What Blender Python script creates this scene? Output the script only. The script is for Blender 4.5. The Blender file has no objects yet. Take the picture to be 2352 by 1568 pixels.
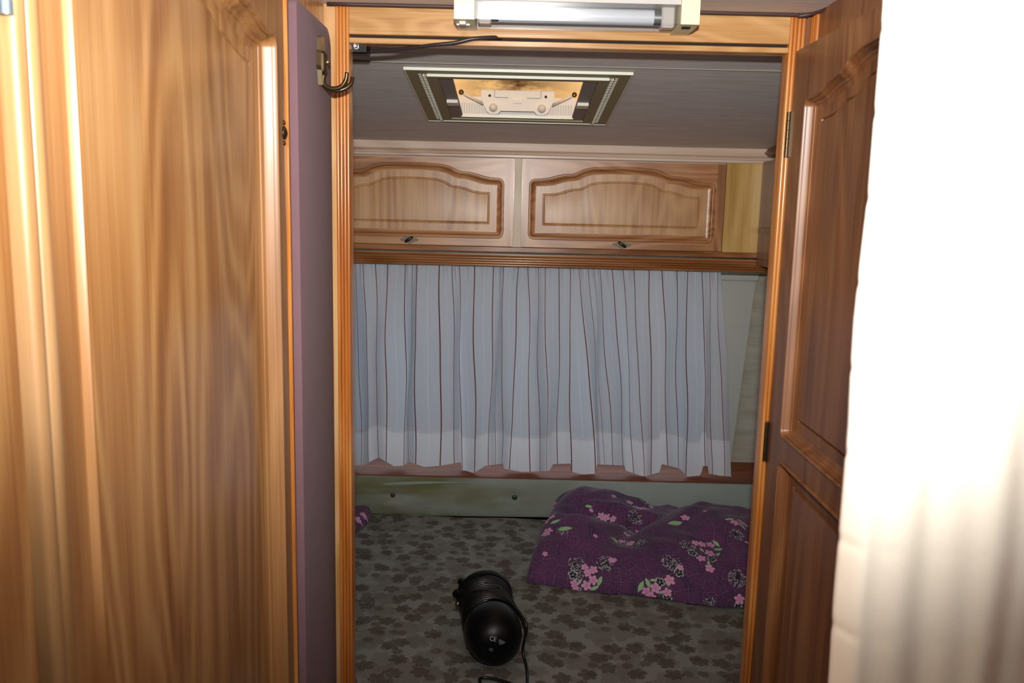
import bpy, math, random
import numpy as np
from mathutils import Matrix, Vector
random.seed(7); rng = np.random.default_rng(7)
S = bpy.context.scene
COL = S.collection
PI = math.pi
# ------------------------------------------------------------------ camera
F = 1980.0; PITCH = math.radians(8.95); ROLL = math.radians(1.35); YAW = 0.0
EYE = Vector((0, 0, 1.55))
cd = bpy.data.cameras.new('camera'); cam = bpy.data.objects.new('camera', cd); COL.objects.link(cam)
cd.sensor_width = 22.3; cd.lens = F / 2352 * 22.3; cd.clip_start = 0.02
R3 = (Matrix.Rotation(YAW, 3, 'Z') @ Matrix.Rotation(PI/2 - PITCH, 3, 'X') @ Matrix.Rotation(ROLL, 3, 'Z'))
cam.matrix_world = Matrix.Translation(EYE) @ R3.to_4x4()
cd.dof.use_dof = True; cd.dof.focus_distance = 1.75; cd.dof.aperture_fstop = 8.0
S.camera = cam
def ray(px, py): return R3 @ Vector(((px-1176)/F, -(py-784)/F, -1))
def P(px, py, Y): d = ray(px, py); return EYE + d*((Y-EYE.y)/d.y)
def PXp(px, py, X): d = ray(px, py); return EYE + d*((X-EYE.x)/d.x)
def PZp(px, py, Z): d = ray(px, py); return EYE + d*((Z-EYE.z)/d.z)
Ri = np.array(R3.inverted())
def project(v):
    c = (np.asarray(v) - np.array(EYE)) @ Ri.T
    return 1176 + F*c[:, 0]/-c[:, 2], 784 - F*c[:, 1]/-c[:, 2]
# ------------------------------------------------------------------ world, flash, exposure
w = bpy.data.worlds.new('sky'); S.world = w; w.use_nodes = True
bg = w.node_tree.nodes['Background']; bg.inputs[0].default_value = (0.74, 0.87, 1.0, 1); bg.inputs[1].default_value = 2.4
fl = bpy.data.lights.new('camera_flash', 'SPOT'); flo = bpy.data.objects.new('camera_flash', fl); COL.objects.link(flo)
fl.energy = 80; fl.color = (1.0, 0.97, 0.93); fl.shadow_soft_size = 0.014; fl.spot_size = math.radians(106); fl.spot_blend = 1.0
flo.matrix_world = Matrix.Translation(EYE + R3 @ Vector((0.006, 0.10, 0.02))) @ (R3 @ Matrix.Rotation(math.radians(20), 3, 'X')).to_4x4() @ Matrix.Diagonal((1.3, 1, 1, 1))
S.view_settings.view_transform = 'Standard'; S.view_settings.look = 'None'
S.view_settings.exposure = 0.0; S.view_settings.gamma = 1.0; S.view_settings.use_curve_mapping = False

# ------------------------------------------------------------------ materials
def srgb(r, g, b):
    f = lambda c: (c/255/12.92) if c/255 <= .04045 else ((c/255+.055)/1.055)**2.4
    return (f(r), f(g), f(b), 1)
class NT:
    def __init__(s, name):
        s.m = bpy.data.materials.new(name); s.m.use_nodes = True
        s.t = s.m.node_tree; s.b = s.t.nodes['Principled BSDF']; s.out = s.t.nodes['Material Output']
    def n(s, typ, **k):
        o = s.t.nodes.new(typ)
        for a, v in k.items(): setattr(o, a, v)
        return o
    def l(s, a, b): s.t.links.new(a, b)
    def math(s, op, a, b=None, c=None, clamp=False):
        o = s.n('ShaderNodeMath', operation=op, use_clamp=clamp)
        for i, v in enumerate((a, b, c)):
            if v is None: continue
            if hasattr(v, 'links'): s.l(v, o.inputs[i])
            else: o.inputs[i].default_value = v
        return o.outputs[0]
    def vmath(s, op, a, b=None):
        o = s.n('ShaderNodeVectorMath', operation=op)
        for i, v in enumerate((a, b)):
            if v is None: continue
            if hasattr(v, 'links'): s.l(v, o.inputs[i])
            elif isinstance(v, (int, float)): o.inputs['Scale'].default_value = v
            else: o.inputs[i].default_value = v
        return o.outputs[0]
    def mix(s, f, a, b, mode='MIX'):
        o = s.n('ShaderNodeMix', data_type='RGBA', blend_type=mode)
        for sock, v in ((o.inputs['Factor'], f), (o.inputs['A'], a), (o.inputs['B'], b)):
            pass
        ia, ib = [i for i in o.inputs if i.name == 'A' and i.type == 'RGBA'][0], [i for i in o.inputs if i.name == 'B' and i.type == 'RGBA'][0]
        for sock, v in ((o.inputs[0], f), (ia, a), (ib, b)):
            if hasattr(v, 'links'): s.l(v, sock)
            else: sock.default_value = v
        return [x for x in o.outputs if x.type == 'RGBA'][0]
    def noise(s, vec, scale=1.0, detail=3, rough=.5, dist=0):
        o = s.n('ShaderNodeTexNoise'); o.inputs['Scale'].default_value = scale; o.inputs['Detail'].default_value = detail
        o.inputs['Roughness'].default_value = rough; o.inputs['Distortion'].default_value = dist
        s.l(vec, o.inputs['Vector']); return o.outputs[0]
    def ramp(s, f, stops):
        o = s.n('ShaderNodeValToRGB'); s.l(f, o.inputs[0]); e = o.color_ramp.elements
        while len(e) < len(stops): e.new(.5)
        for q, (p, c) in zip(e, stops): q.position = p; q.color = c if len(c) == 4 else (*c, 1)
        return o.outputs[0]
    def bump(s, h, strength=.2, dist=.001):
        o = s.n('ShaderNodeBump'); o.inputs['Strength'].default_value = strength; o.inputs['Distance'].default_value = dist
        s.l(h, o.inputs['Height']); s.l(o.outputs[0], s.b.inputs['Normal'])
    def set(s, **k):
        for a, v in k.items(): s.b.inputs[a.replace('_', ' ')].default_value = v
def obj_coord(q):
    tc = q.n('ShaderNodeTexCoord'); oi = q.n('ShaderNodeObjectInfo')
    return q.vmath('ADD', tc.outputs['Object'], q.vmath('SCALE', (3.1, 7.3, 5.7), None) if False else q_scale(q, oi.outputs['Random']))
def q_scale(q, rnd):
    c = q.n('ShaderNodeCombineXYZ')
    for i, k in enumerate((3.7, 9.1, 6.3)): q.l(q.math('MULTIPLY', rnd, k), c.inputs[i])
    return c.outputs[0]
def wood(name, light, mid, dark, axis='Z', rough=.26, thr=None, rings=1.0, coat=.25, fig=1.0, crough=.2):
    """varnished wood; axis = grain direction; thr=(axis, |coordinate|) gives vertical grain beyond it (stiles)"""
    q = NT(name); co = obj_coord(q); tc = q.n('ShaderNodeTexCoord').outputs['Object']
    def scaled(a, along, across):
        sc = {'X': (along, across, across), 'Y': (across, along, across), 'Z': (across, across, along)}[a]
        return q.vmath('MULTIPLY', co, sc)
    mask = None
    if thr:
        sp = q.n('ShaderNodeSeparateXYZ'); q.l(tc, sp.inputs[0])
        mask = q.math('GREATER_THAN', q.math('ABSOLUTE', sp.outputs[thr[0]]), thr[1])
    def vec(along, across):
        v = scaled(axis, along, across)
        if mask is None: return v
        m = q.n('ShaderNodeMix', data_type='VECTOR'); q.l(mask, m.inputs[0])
        vi = [i for i in m.inputs if i.type == 'VECTOR' and i.name in 'AB']
        q.l(v, vi[0]); q.l(q.vmath('ADD', scaled('Z', along, across), (4.2, 1.7, .9)), vi[1])
        return [o for o in m.outputs if o.type == 'VECTOR'][0]
    broad = q.noise(vec(.9, 16), 1, 3, .55, .25)
    fine = q.noise(vec(7, 420), 1, 2, .6)
    med = q.noise(vec(2.2, 95), 1, 4, .6, .3)
    cf = q.noise(vec(.95*rings, 5.5*rings), 1, 1.6, .45, .15)
    ct = q.math('POWER', q.math('ADD', q.math('MULTIPLY', q.math('SINE', q.math('MULTIPLY', cf, 95.)), .5), .5), 1.6)
    f = q.math('ADD', q.math('MULTIPLY', broad, .34), q.math('MULTIPLY', med, .30))
    f = q.math('ADD', f, q.math('MULTIPLY', fine, .18))
    f = q.math('ADD', f, q.math('MULTIPLY', ct, .11*fig))
    f = q.math('ADD', f, q.math('MULTIPLY', cf, .12))
    c = q.ramp(f, [(.36, dark), (.50, mid), (.66, light)])
    pores = q.math('LESS_THAN', fine, .36)
    c = q.mix(q.math('MULTIPLY', pores, .22), c, dark)
    q.l(c, q.b.inputs['Base Color'])
    q.set(Roughness=rough, Coat_Weight=coat, Coat_Roughness=crough)
    q.bump(q.math('ADD', med, fine), .12, .0006)
    return q.m
L, Md, D = srgb(216, 172, 120), srgb(200, 148, 94), srgb(166, 110, 62)
Lr, Mr, Dr = srgb(194, 140, 88), srgb(170, 112, 62), srgb(130, 78, 38)
M = {}
M['oak_z'] = wood('honey_oak_upright', L, Md, D, 'Z')
M['oak_pale'] = wood('pale_oak_upright', srgb(168, 132, 92), srgb(152, 114, 74), srgb(124, 88, 52), 'Z', .4, coat=.1)
M['oak_door'] = wood('honey_oak_door_frame', srgb(174, 130, 84), srgb(156, 110, 66), srgb(126, 82, 44), 'Z', .4, coat=.1)
M['oak_x'] = wood('honey_oak_lengthwise', srgb(200, 160, 108), srgb(188, 142, 88), srgb(158, 110, 62), 'X', rings=2.2)
M['post'] = wood('orange_oak_post', srgb(214, 152, 84), srgb(196, 122, 56), srgb(150, 78, 28), 'Z', .24)
M['panel_left'] = wood('honey_oak_door_panel', srgb(182, 138, 88), srgb(162, 114, 66), srgb(132, 84, 44), 'Z', .3, coat=.35, fig=1.5)
M['door_dark'] = wood('red_oak_door', srgb(150, 104, 66), srgb(130, 84, 50), srgb(98, 58, 32), 'Z', .4, coat=.1)
M['door_rear'] = wood('red_oak_locker_door', Lr, Mr, Dr, 'X', .38, thr=(0, .2395), rings=1.5, coat=.45, fig=1.5, crough=.3)
M['field_rear'] = wood('pale_oak_locker_field', srgb(208, 164, 112), srgb(192, 142, 92), srgb(152, 102, 58), 'Z', .42, coat=.4, crough=.3)
M['pelmet'] = wood('brown_oak_pelmet', srgb(176, 122, 76), srgb(150, 96, 54), srgb(112, 64, 30), 'X', .2)
M['crown'] = wood('greyed_oak_crown', srgb(228, 204, 184), srgb(214, 186, 166), srgb(186, 152, 130), 'X', .45)
M['ash_panel'] = wood('yellow_ash_panel', srgb(216, 180, 112), srgb(202, 162, 90), srgb(176, 132, 62), 'Z', .35)
M['ash_strip'] = wood('glare_lightened_ash', srgb(232, 218, 194), srgb(220, 202, 176), srgb(196, 174, 144), 'Z', .5, coat=0.)  # base lightened so the flash glare on the strip sits in its colour
M['sill'] = wood('brown_wood_sill', srgb(140, 68, 24), srgb(116, 54, 22), srgb(88, 42, 20), 'X', .7, coat=.0)
def plain(name, col, rough=.5, metal=0., **k):
    q = NT(name); q.b.inputs['Base Color'].default_value = col; q.set(Roughness=rough, Metallic=metal, **k); return q.m
def speckled(name, a, b, scale, rough=.7, bump=.2, bd=.0006, stretch=(1, 1, 1), **k):
    q = NT(name); co = q.vmath('MULTIPLY', q.n('ShaderNodeTexCoord').outputs['Object'], stretch)
    n = q.noise(co, scale, 4, .6); q.l(q.ramp(n, [(.35, a), (.65, b)]), q.b.inputs['Base Color'])
    q.set(Roughness=rough, **k); q.bump(n, bump, bd); return q.m
M['ceil'] = speckled('grey_woodgrain_ceiling', srgb(218, 210, 206), srgb(236, 230, 225), 90, .6, .3, .0004, (.12, 1, 1))
M['wallpaper'] = speckled('greige_wallpaper', srgb(158, 152, 136), srgb(176, 170, 156), 60, .8, .2, .0004, (.15, 1, 1))
M['floor'] = speckled('brown_vinyl_floor', srgb(90, 66, 50), srgb(120, 92, 70), 30)
M['cream'] = plain('cream_plastic', srgb(236, 228, 188), .4)
M['cream_dk'] = plain('cream_window_plastic', srgb(178, 176, 166), .5)
M['white_pl'] = plain('off_white_plastic', srgb(226, 218, 208), .45)
M['shaded_pl'] = plain('shaded_hatch_plastic', srgb(140, 126, 88), .5)  # grazing shade on the cream hatch plastic, put into the base colour
M['grey_ch'] = plain('grey_blind_channel', srgb(128, 118, 114), .5)
M['rim'] = plain('lit_rim_and_vent_plastic', srgb(222, 226, 210), .35)  # flash-lit hatch edges painted as a pale tone; vent squares share it
M['brown_bead'] = plain('dark_brown_rubber_bead', srgb(70, 48, 46), .5)
M['black_gap'] = plain('black_recess', srgb(26, 16, 12), .8)
M['black'] = plain('black_plastic', srgb(7, 8, 11), .38, Specular_IOR_Level=.3)
M['black_cable'] = plain('black_cable', srgb(20, 22, 22), .35)
M['black_ribbed'] = plain('black_cord_coil', srgb(9, 10, 11), .3)
M['arm'] = plain('dark_rubber_cable', srgb(52, 44, 44), .35)
M['bronze'] = plain('aged_brass', srgb(150, 138, 108), .28, .9)
M['bronze_dk'] = plain('dark_aged_brass', srgb(84, 70, 52), .32, .8)
M['steel'] = plain('steel', srgb(170, 172, 172), .3, .9)
M['pewter'] = plain('dull_pewter', srgb(104, 98, 84), .5, .5)
M['hinge'] = plain('blue_grey_hinge', srgb(110, 128, 140), .35, .6)
M['reflector'] = plain('grey_white_reflector', srgb(190, 188, 184), .4)
M['tube'] = plain('white_tube_glass', srgb(245, 250, 255), .3)
M['white_print'] = plain('white_print', srgb(170, 170, 176), .5)
M['grey_label'] = plain('grey_label', srgb(84, 84, 96), .5)
M['button_tuft'] = plain('dark_green_button', srgb(30, 56, 46), .4)
def clear(name, tint, ior=1.35, rough=.04, mixf=.75):
    q = NT(name); q.set(Transmission_Weight=1.0, IOR=ior, Roughness=rough); q.b.inputs['Base Color'].default_value = tint
    tr = q.n('ShaderNodeBsdfTransparent'); tr.inputs[0].default_value = tint; mx = q.n('ShaderNodeMixShader'); mx.inputs[0].default_value = mixf
    gl = q.n('ShaderNodeBsdfGlossy'); gl.inputs['Roughness'].default_value = .2
    q.l(gl.outputs[0], mx.inputs[1]); q.l(tr.outputs[0], mx.inputs[2]); q.l(mx.outputs[0], q.out.inputs[0]); return q.m
M['lens'] = clear('clear_ribbed_plastic', (.93, .95, .98, 1), mixf=.68)
M['glass'] = clear('window_glass', (.8, .86, .88, 1), mixf=.92)
def fabric(name, a, transl=.0, weave=900, rough=.95, bump=.25, sheen=.2, vcol=None, ta=None):
    q = NT(name); co = q.n('ShaderNodeTexCoord').outputs['Object']
    n = q.noise(co, weave, 2, .6)
    if vcol:
        at = q.n('ShaderNodeAttribute'); at.attribute_name = vcol; c = at.outputs['Color']
    else: c = q.mix(q.math('MULTIPLY', n, .35), a, tuple(x*.8 for x in a[:3])+(1,))
    q.l(c, q.b.inputs['Base Color']); q.set(Roughness=rough, Sheen_Weight=sheen); q.bump(n, bump, .0004)
    if transl:
        t = q.n('ShaderNodeBsdfTranslucent'); t.inputs[0].default_value = ta or a
        mx = q.n('ShaderNodeMixShader'); mx.inputs[0].default_value = transl
        q.l(q.b.outputs[0], mx.inputs[1]); q.l(t.outputs[0], mx.inputs[2]); q.l(mx.outputs[0], q.out.inputs[0])
    return q.m
M['white_cloth'] = fabric('cream_white_curtain_cloth', srgb(246, 240, 226), 0, 700)
def felt():
    q = NT('mauve_felt'); co = q.n('ShaderNodeTexCoord').outputs['Object']
    a = q.noise(co, 14, 4, .6); b = q.noise(co, 1500, 2, .7)
    c = q.mix(a, srgb(104, 78, 84), srgb(122, 92, 100)); c = q.mix(q.math('MULTIPLY', b, .3), c, srgb(172, 136, 146))
    q.l(c, q.b.inputs['Base Color']); q.set(Roughness=1., Sheen_Weight=.08, Sheen_Roughness=.4); q.bump(b, .5, .0008); return q.m
M['felt'] = felt()
def bolster_mat():
    q = NT('grey_green_velour'); co = q.n('ShaderNodeTexCoord').outputs['Object']
    n = q.noise(co, 9, 5, .6); s = q.noise(q.vmath('MULTIPLY', co, (4, 4, 14)), 1, 3, .5)
    sp = q.n('ShaderNodeSeparateXYZ'); q.l(co, sp.inputs[0])
    left = q.math('SUBTRACT', .75, q.math('MULTIPLY', q.math('ADD', sp.outputs[0], .06), 2.2), clamp=True)
    c = q.mix(n, srgb(136, 150, 146), srgb(164, 174, 168))
    st = q.math('MULTIPLY', left, q.ramp(s, [(.34, (.2, .2, .2)), (.56, (1, 1, 1))]))
    c = q.mix(q.math('MULTIPLY', st, .9), c, srgb(104, 100, 56))
    q.l(c, q.b.inputs['Base Color']); q.set(Roughness=1., Sheen_Weight=.3); q.bump(q.noise(co, 700, 2), .3, .0006); return q.m
M['bolster'] = bolster_mat()
def mattress_mat():
    q = NT('brown_flower_ticking'); co = q.n('ShaderNodeTexCoord').outputs['Object']
    def layer(scale, off, r0, amp, k, rnd=.75, squash=1.0, keep=1.1):
        v = q.vmath('ADD', q.vmath('MULTIPLY', co, (scale, scale*squash, scale)), off)
        vo = q.n('ShaderNodeTexVoronoi', voronoi_dimensions='2D', feature='F1'); vo.inputs['Scale'].default_value = 1; vo.inputs['Randomness'].default_value = rnd
        q.l(v, vo.inputs['Vector'])
        dv = q.vmath('SUBTRACT', v, vo.outputs['Position']); sp = q.n('ShaderNodeSeparateXYZ'); q.l(dv, sp.inputs[0])
        cs = q.n('ShaderNodeSeparateColor'); q.l(vo.outputs['Color'], cs.inputs[0])
        d = q.math('SQRT', q.math('ADD', q.math('POWER', sp.outputs[0], 2.), q.math('POWER', sp.outputs[1], 2.)))
        th = q.math('ADD', q.math('ARCTAN2', sp.outputs[1], sp.outputs[0]), q.math('MULTIPLY', cs.outputs[0], 6.28))
        pet = q.math('POWER', q.math('ABSOLUTE', q.math('COSINE', q.math('MULTIPLY', th, k/2))), .5)
        bias = q.math('ADD', q.math('MULTIPLY', q.math('COSINE', th), .22), .9)
        rr = q.math('MULTIPLY', q.math('ADD', r0, q.math('MULTIPLY', pet, amp)), bias)
        mk = q.math('LESS_THAN', d, rr); mk = q.math('MULTIPLY', mk, q.math('LESS_THAN', cs.outputs[1], keep))
        mk2 = q.math('MULTIPLY', mk, q.math('SUBTRACT', 1., q.math('MULTIPLY', q.math('GREATER_THAN', q.math('SINE', q.math('MULTIPLY', d, 60.)), .75), .4)))
        return mk2
    base = q.mix(q.noise(co, 5, 3), srgb(132, 134, 128), srgb(144, 146, 140))
    c = q.mix(q.math('MULTIPLY', layer(14, (3, 1, 0), .28, .20, 5, .9), .5), base, srgb(108, 98, 92))
    c = q.mix(q.math('MULTIPLY', layer(17, (5.2, 8.1, 0), .24, .18, 6, .9), .4), c, srgb(104, 96, 90))
    c = q.mix(q.math('MULTIPLY', layer(20, (7.3, 4.1, 0), .22, .20, 6, .9, 1.0, .72), .8), c, srgb(78, 68, 62))
    c = q.mix(q.math('MULTIPLY', layer(30, (1.3, 9.1, 0), .24, .14, 8, .8, 1.0, .5), .75), c, srgb(88, 74, 66))
    q.l(c, q.b.inputs['Base Color']); q.set(Roughness=1.); q.bump(q.noise(co, 800, 2), .3, .0005); return q.m
M['mattress'] = mattress_mat()
def dome_mat():
    q = NT('yellowed_dome_plastic'); co = q.n('ShaderNodeTexCoord').outputs['Object']
    n = q.noise(q.vmath('MULTIPLY', co, (6, 6, 20)), 1, 5, .7)
    sp = q.n('ShaderNodeSeparateXYZ'); q.l(co, sp.inputs[0])
    near = q.math('SUBTRACT', 1., q.math('MULTIPLY', q.math('ABSOLUTE', sp.outputs[0]), 7.), clamp=True)
    dirt = q.math('MULTIPLY', q.ramp(n, [(.34, (0, 0, 0)), (.50, (1, 1, 1))]), near)
    c = q.mix(dirt, srgb(226, 168, 104), srgb(80, 48, 26))
    t = q.n('ShaderNodeBsdfTranslucent'); q.l(c, t.inputs[0]); q.l(c, q.b.inputs['Base Color'])
    mx = q.n('ShaderNodeMixShader'); mx.inputs[0].default_value = .75
    q.l(q.b.outputs[0], mx.inputs[1]); q.l(t.outputs[0], mx.inputs[2]); q.l(mx.outputs[0], q.out.inputs[0]); return q.m
M['dome'] = dome_mat()

# ------------------------------------------------------------------ builders
ORG = {}
def link(o, parent, org):
    COL.objects.link(o); ORG[o.name] = Vector(org)
    if parent is not None: o.parent = parent; o.location = Vector(org) - ORG[parent.name]
    else: o.location = org
def tag(o, label=None, cat=None, group=None, kind=None):
    for k, v in (('label', label), ('category', cat), ('group', group), ('kind', kind)):
        if v: o[k] = v
    return o
def empty(name, org, label=None, cat=None, kind=None, group=None):
    o = bpy.data.objects.new(name, None); o.empty_display_size = .05; link(o, None, org); return tag(o, label, cat, group, kind)
def obj(name, geo, mat, parent=None, smooth=False, org=None, angle=None):
    vs, fs = geo[0], geo[1]
    a = np.asarray([tuple(v) for v in vs], dtype=float)
    if org is None:
        mn, mx = a.min(0), a.max(0); org = ((mn[0]+mx[0])/2, (mn[1]+mx[1])/2, (mn[2]+mx[2])/2 if parent is not None else mn[2])
    a = a - np.array(org)
    me = bpy.data.meshes.new(name); me.from_pydata(a.tolist(), [], fs)
    mats = mat if isinstance(mat, (list, tuple)) else [mat]
    for m in mats: me.materials.append(M[m])
    if len(geo) > 2: me.polygons.foreach_set('material_index', geo[2])
    if smooth: me.polygons.foreach_set('use_smooth', [True]*len(me.polygons))
    me.update()
    o = bpy.data.objects.new(name, me); link(o, parent, org)
    if angle:
        me.set_sharp_from_angle(angle=math.radians(angle))
    return o
def merge(*gs):
    V, Fc = [], []
    for g in gs:
        k = len(V); V += list(g[0]); Fc += [tuple(i+k for i in f) for f in g[1]]
    return V, Fc
def box(x0, x1, y0, y1, z0, z1, b=0.0):
    if x0 > x1: x0, x1 = x1, x0
    if y0 > y1: y0, y1 = y1, y0
    if z0 > z1: z0, z1 = z1, z0
    if b <= 0:
        v = [(x, y, z) for z in (z0, z1) for y in (y0, y1) for x in (x0, x1)]
        return v, [(0, 2, 3, 1), (4, 5, 7, 6), (0, 1, 5, 4), (2, 6, 7, 3), (0, 4, 6, 2), (1, 3, 7, 5)]
    b = min(b, (x1-x0)*.45, (y1-y0)*.45, (z1-z0)*.45)
    v = []; idx = {}
    for cx in (0, 1):
        for cy in (0, 1):
            for cz in (0, 1):
                X, Y, Z = (x0, x1)[cx], (y0, y1)[cy], (z0, z1)[cz]
                sx, sy, sz = (b, -b)[cx], (b, -b)[cy], (b, -b)[cz]
                idx[cx, cy, cz] = len(v)
                v += [(X, Y+sy, Z+sz), (X+sx, Y, Z+sz), (X+sx, Y+sy, Z)]
    f = []
    for c in (0, 1):
        f.append((idx[c, 0, 0], idx[c, 1, 0], idx[c, 1, 1], idx[c, 0, 1]))
        f.append(tuple(i+1 for i in (idx[0, c, 0], idx[1, c, 0], idx[1, c, 1], idx[0, c, 1])))
        f.append(tuple(i+2 for i in (idx[0, 0, c], idx[1, 0, c], idx[1, 1, c], idx[0, 1, c])))
    for a in (0, 1):
        for c in (0, 1):
            f.append((idx[0, a, c]+1, idx[1, a, c]+1, idx[1, a, c]+2, idx[0, a, c]+2))
            f.append((idx[a, 0, c], idx[a, 1, c], idx[a, 1, c]+2, idx[a, 0, c]+2))
            f.append((idx[a, c, 0], idx[a, c, 1], idx[a, c, 1]+1, idx[a, c, 0]+1))
    for k in idx.values(): f.append((k, k+1, k+2))
    return fixn(v, f)
def fixn(v, f):
    """orient faces of a convex solid outward"""
    c = np.mean(np.array(v), 0); out = []
    for q in f:
        p = [np.array(v[i]) for i in q]; n = np.cross(p[1]-p[0], p[2]-p[0])
        out.append(tuple(q) if np.dot(n, np.mean(p, 0)-c) >= 0 else tuple(reversed(q)))
    return v, out
def prism(poly, axis, a0, a1):
    """closed 2-D polygon extruded along an axis; polygon coordinates are the other two axes in x,y,z order"""
    def mk(p, a): return {'x': (a, p[0], p[1]), 'y': (p[0], a, p[1]), 'z': (p[0], p[1], a)}[axis]
    n = len(poly); v = [mk(p, a0) for p in poly] + [mk(p, a1) for p in poly]
    ar = sum(poly[i][0]*poly[(i+1) % n][1]-poly[(i+1) % n][0]*poly[i][1] for i in range(n))
    f = [(i, (i+1) % n, n+(i+1) % n, n+i) for i in range(n)] + [tuple(range(n))[::-1], tuple(range(n, 2*n))]
    flip = (ar < 0) ^ (axis == 'y') ^ (a1 < a0)
    if flip: f = [q[::-1] for q in f]
    return v, f
def tube(pts, r, n=10, taper=None):
    pts = [Vector(p) for p in pts]; V, Fc = [], []
    up = Vector((0, 0, 1)); prev = None
    for i, p in enumerate(pts):
        t = (pts[min(i+1, len(pts)-1)] - pts[max(i-1, 0)]).normalized()
        if prev is None: a = t.orthogonal().normalized()
        else: a = (prev - t*prev.dot(t)).normalized()
        prev = a; b = t.cross(a); rr = r if taper is None else r*taper(i/(len(pts)-1))
        for k in range(n):
            th = 2*PI*k/n; V.append(tuple(p + a*rr*math.cos(th) + b*rr*math.sin(th)))
    for i in range(len(pts)-1):
        for k in range(n):
            Fc.append((i*n+k, i*n+(k+1) % n, (i+1)*n+(k+1) % n, (i+1)*n+k))
    Fc += [tuple(range(n))[::-1], tuple((len(pts)-1)*n+k for k in range(n))]
    return V, Fc
def spline(ctrl, n=12):
    c = [Vector(p) for p in ctrl]; c = [2*c[0]-c[1]] + c + [2*c[-1]-c[-2]]; out = []
    for i in range(1, len(c)-2):
        for k in range(n):
            t = k/n; a, b, d, e = c[i-1], c[i], c[i+1], c[i+2]
            out.append(.5*((2*b)+(d-a)*t+(2*a-5*b+4*d-e)*t*t+(3*b-a-3*d+e)*t**3))
    return out + [c[-2]]
def lathe(prof, org, axis, n=40, squash=1.0):
    ax = Vector(axis).normalized(); a = Vector((0, 0, 1)); a = (a-ax*a.dot(ax)).normalized() if abs(ax.z) < .9 else Vector((1, 0, 0)); b = ax.cross(a)
    V, Fc = [], []; org = Vector(org)
    for (s, r) in prof:
        for k in range(n):
            th = 2*PI*k/n; V.append(tuple(org + ax*s + a*r*math.cos(th)*squash + b*r*math.sin(th)))
    for i in range(len(prof)-1):
        for k in range(n): Fc.append((i*n+k, i*n+(k+1) % n, (i+1)*n+(k+1) % n, (i+1)*n+k))
    Fc += [tuple(range(n))[::-1], tuple((len(prof)-1)*n+k for k in range(n))]
    return V, Fc
def grid(fn, nu, nv):
    V = [fn(i/nu, j/nv) for j in range(nv+1) for i in range(nu+1)]
    return V, [(j*(nu+1)+i, j*(nu+1)+i+1, (j+1)*(nu+1)+i+1, (j+1)*(nu+1)+i) for j in range(nv) for i in range(nu)]
def flutes(w, d, n, base):
    """cross-section of a fluted post: w wide, d deep; n round beads along the front at -base"""
    pts = [(0, d)]; s = w/n
    for k in range(n):
        for j in range(9):
            th = PI*j/8; pts.append((s*(k+.5) - s*.5*.94*math.cos(th), base - s*.36*math.sin(th)))
        if k < n-1: pts.append((s*(k+1), base+s*.12))
    pts.append((w, d)); return pts
ARCH = [(0, 0), (.03, .000), (.07, .0015), (.105, .007), (.15, .020), (.19, .0285), (.235, .031), (.255, .038), (.29, .056), (.34, .067), (.42, .0715), (.5, .073)]
def arch(t):
    t = min(t, 1-t); t = max(t, 0)
    for (a, b), (c, d) in zip(ARCH, ARCH[1:]):
        if t <= c: u = (t-a)/(c-a); u = u; return b + (d-b)*u
    return .073
def ring(w0, h0, ins, r, arched, NT_=48):
    """closed outline, centre bottom at (0,0); ins = inset"""
    x0, x1 = -w0/2+ins, w0/2-ins; rr = max(r-ins, .0012); W = x1-x0; pts = []
    b = ins
    def top(x):
        return h0 - ins + (arch((x-x0)/W)*w0 if arched else 0)
    for k in range(7):
        th = PI + PI/2*k/6; pts.append((x0+rr+rr*math.cos(th), b+rr+rr*math.sin(th)))
    for k in range(7):
        th = 1.5*PI + PI/2*k/6; pts.append((x1-rr+rr*math.cos(th), b+rr+rr*math.sin(th)))
    for k in range(7):
        th = PI/2*k/6; pts.append((x1-rr+rr*math.cos(th), top(x1)-rr+rr*math.sin(th)))
    for k in range(1, NT_):
        x = x1-rr-(W-2*rr)*k/NT_; pts.append((x, top(x)))
    for k in range(7):
        th = PI/2+PI/2*k/6; pts.append((x0+rr+rr*math.cos(th), top(x0)-rr+rr*math.sin(th)))
    return pts
PROF = [(0, 0), (.0004, -.0008), (.0010, .0018), (.0022, .0032), (.0036, .0032), (.0048, .0018), (.0052, -.0008), (.0066, -.0010), (.0072, .0000), (.0080, -.0020), (.0092, -.0046), (.0094, -.0058), (.0108, -.0066), (.0125, -.0072), (.0127, -.0082), (.0160, -.0092), (.0185, -.0096), (.0195, -.0096)]
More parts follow.
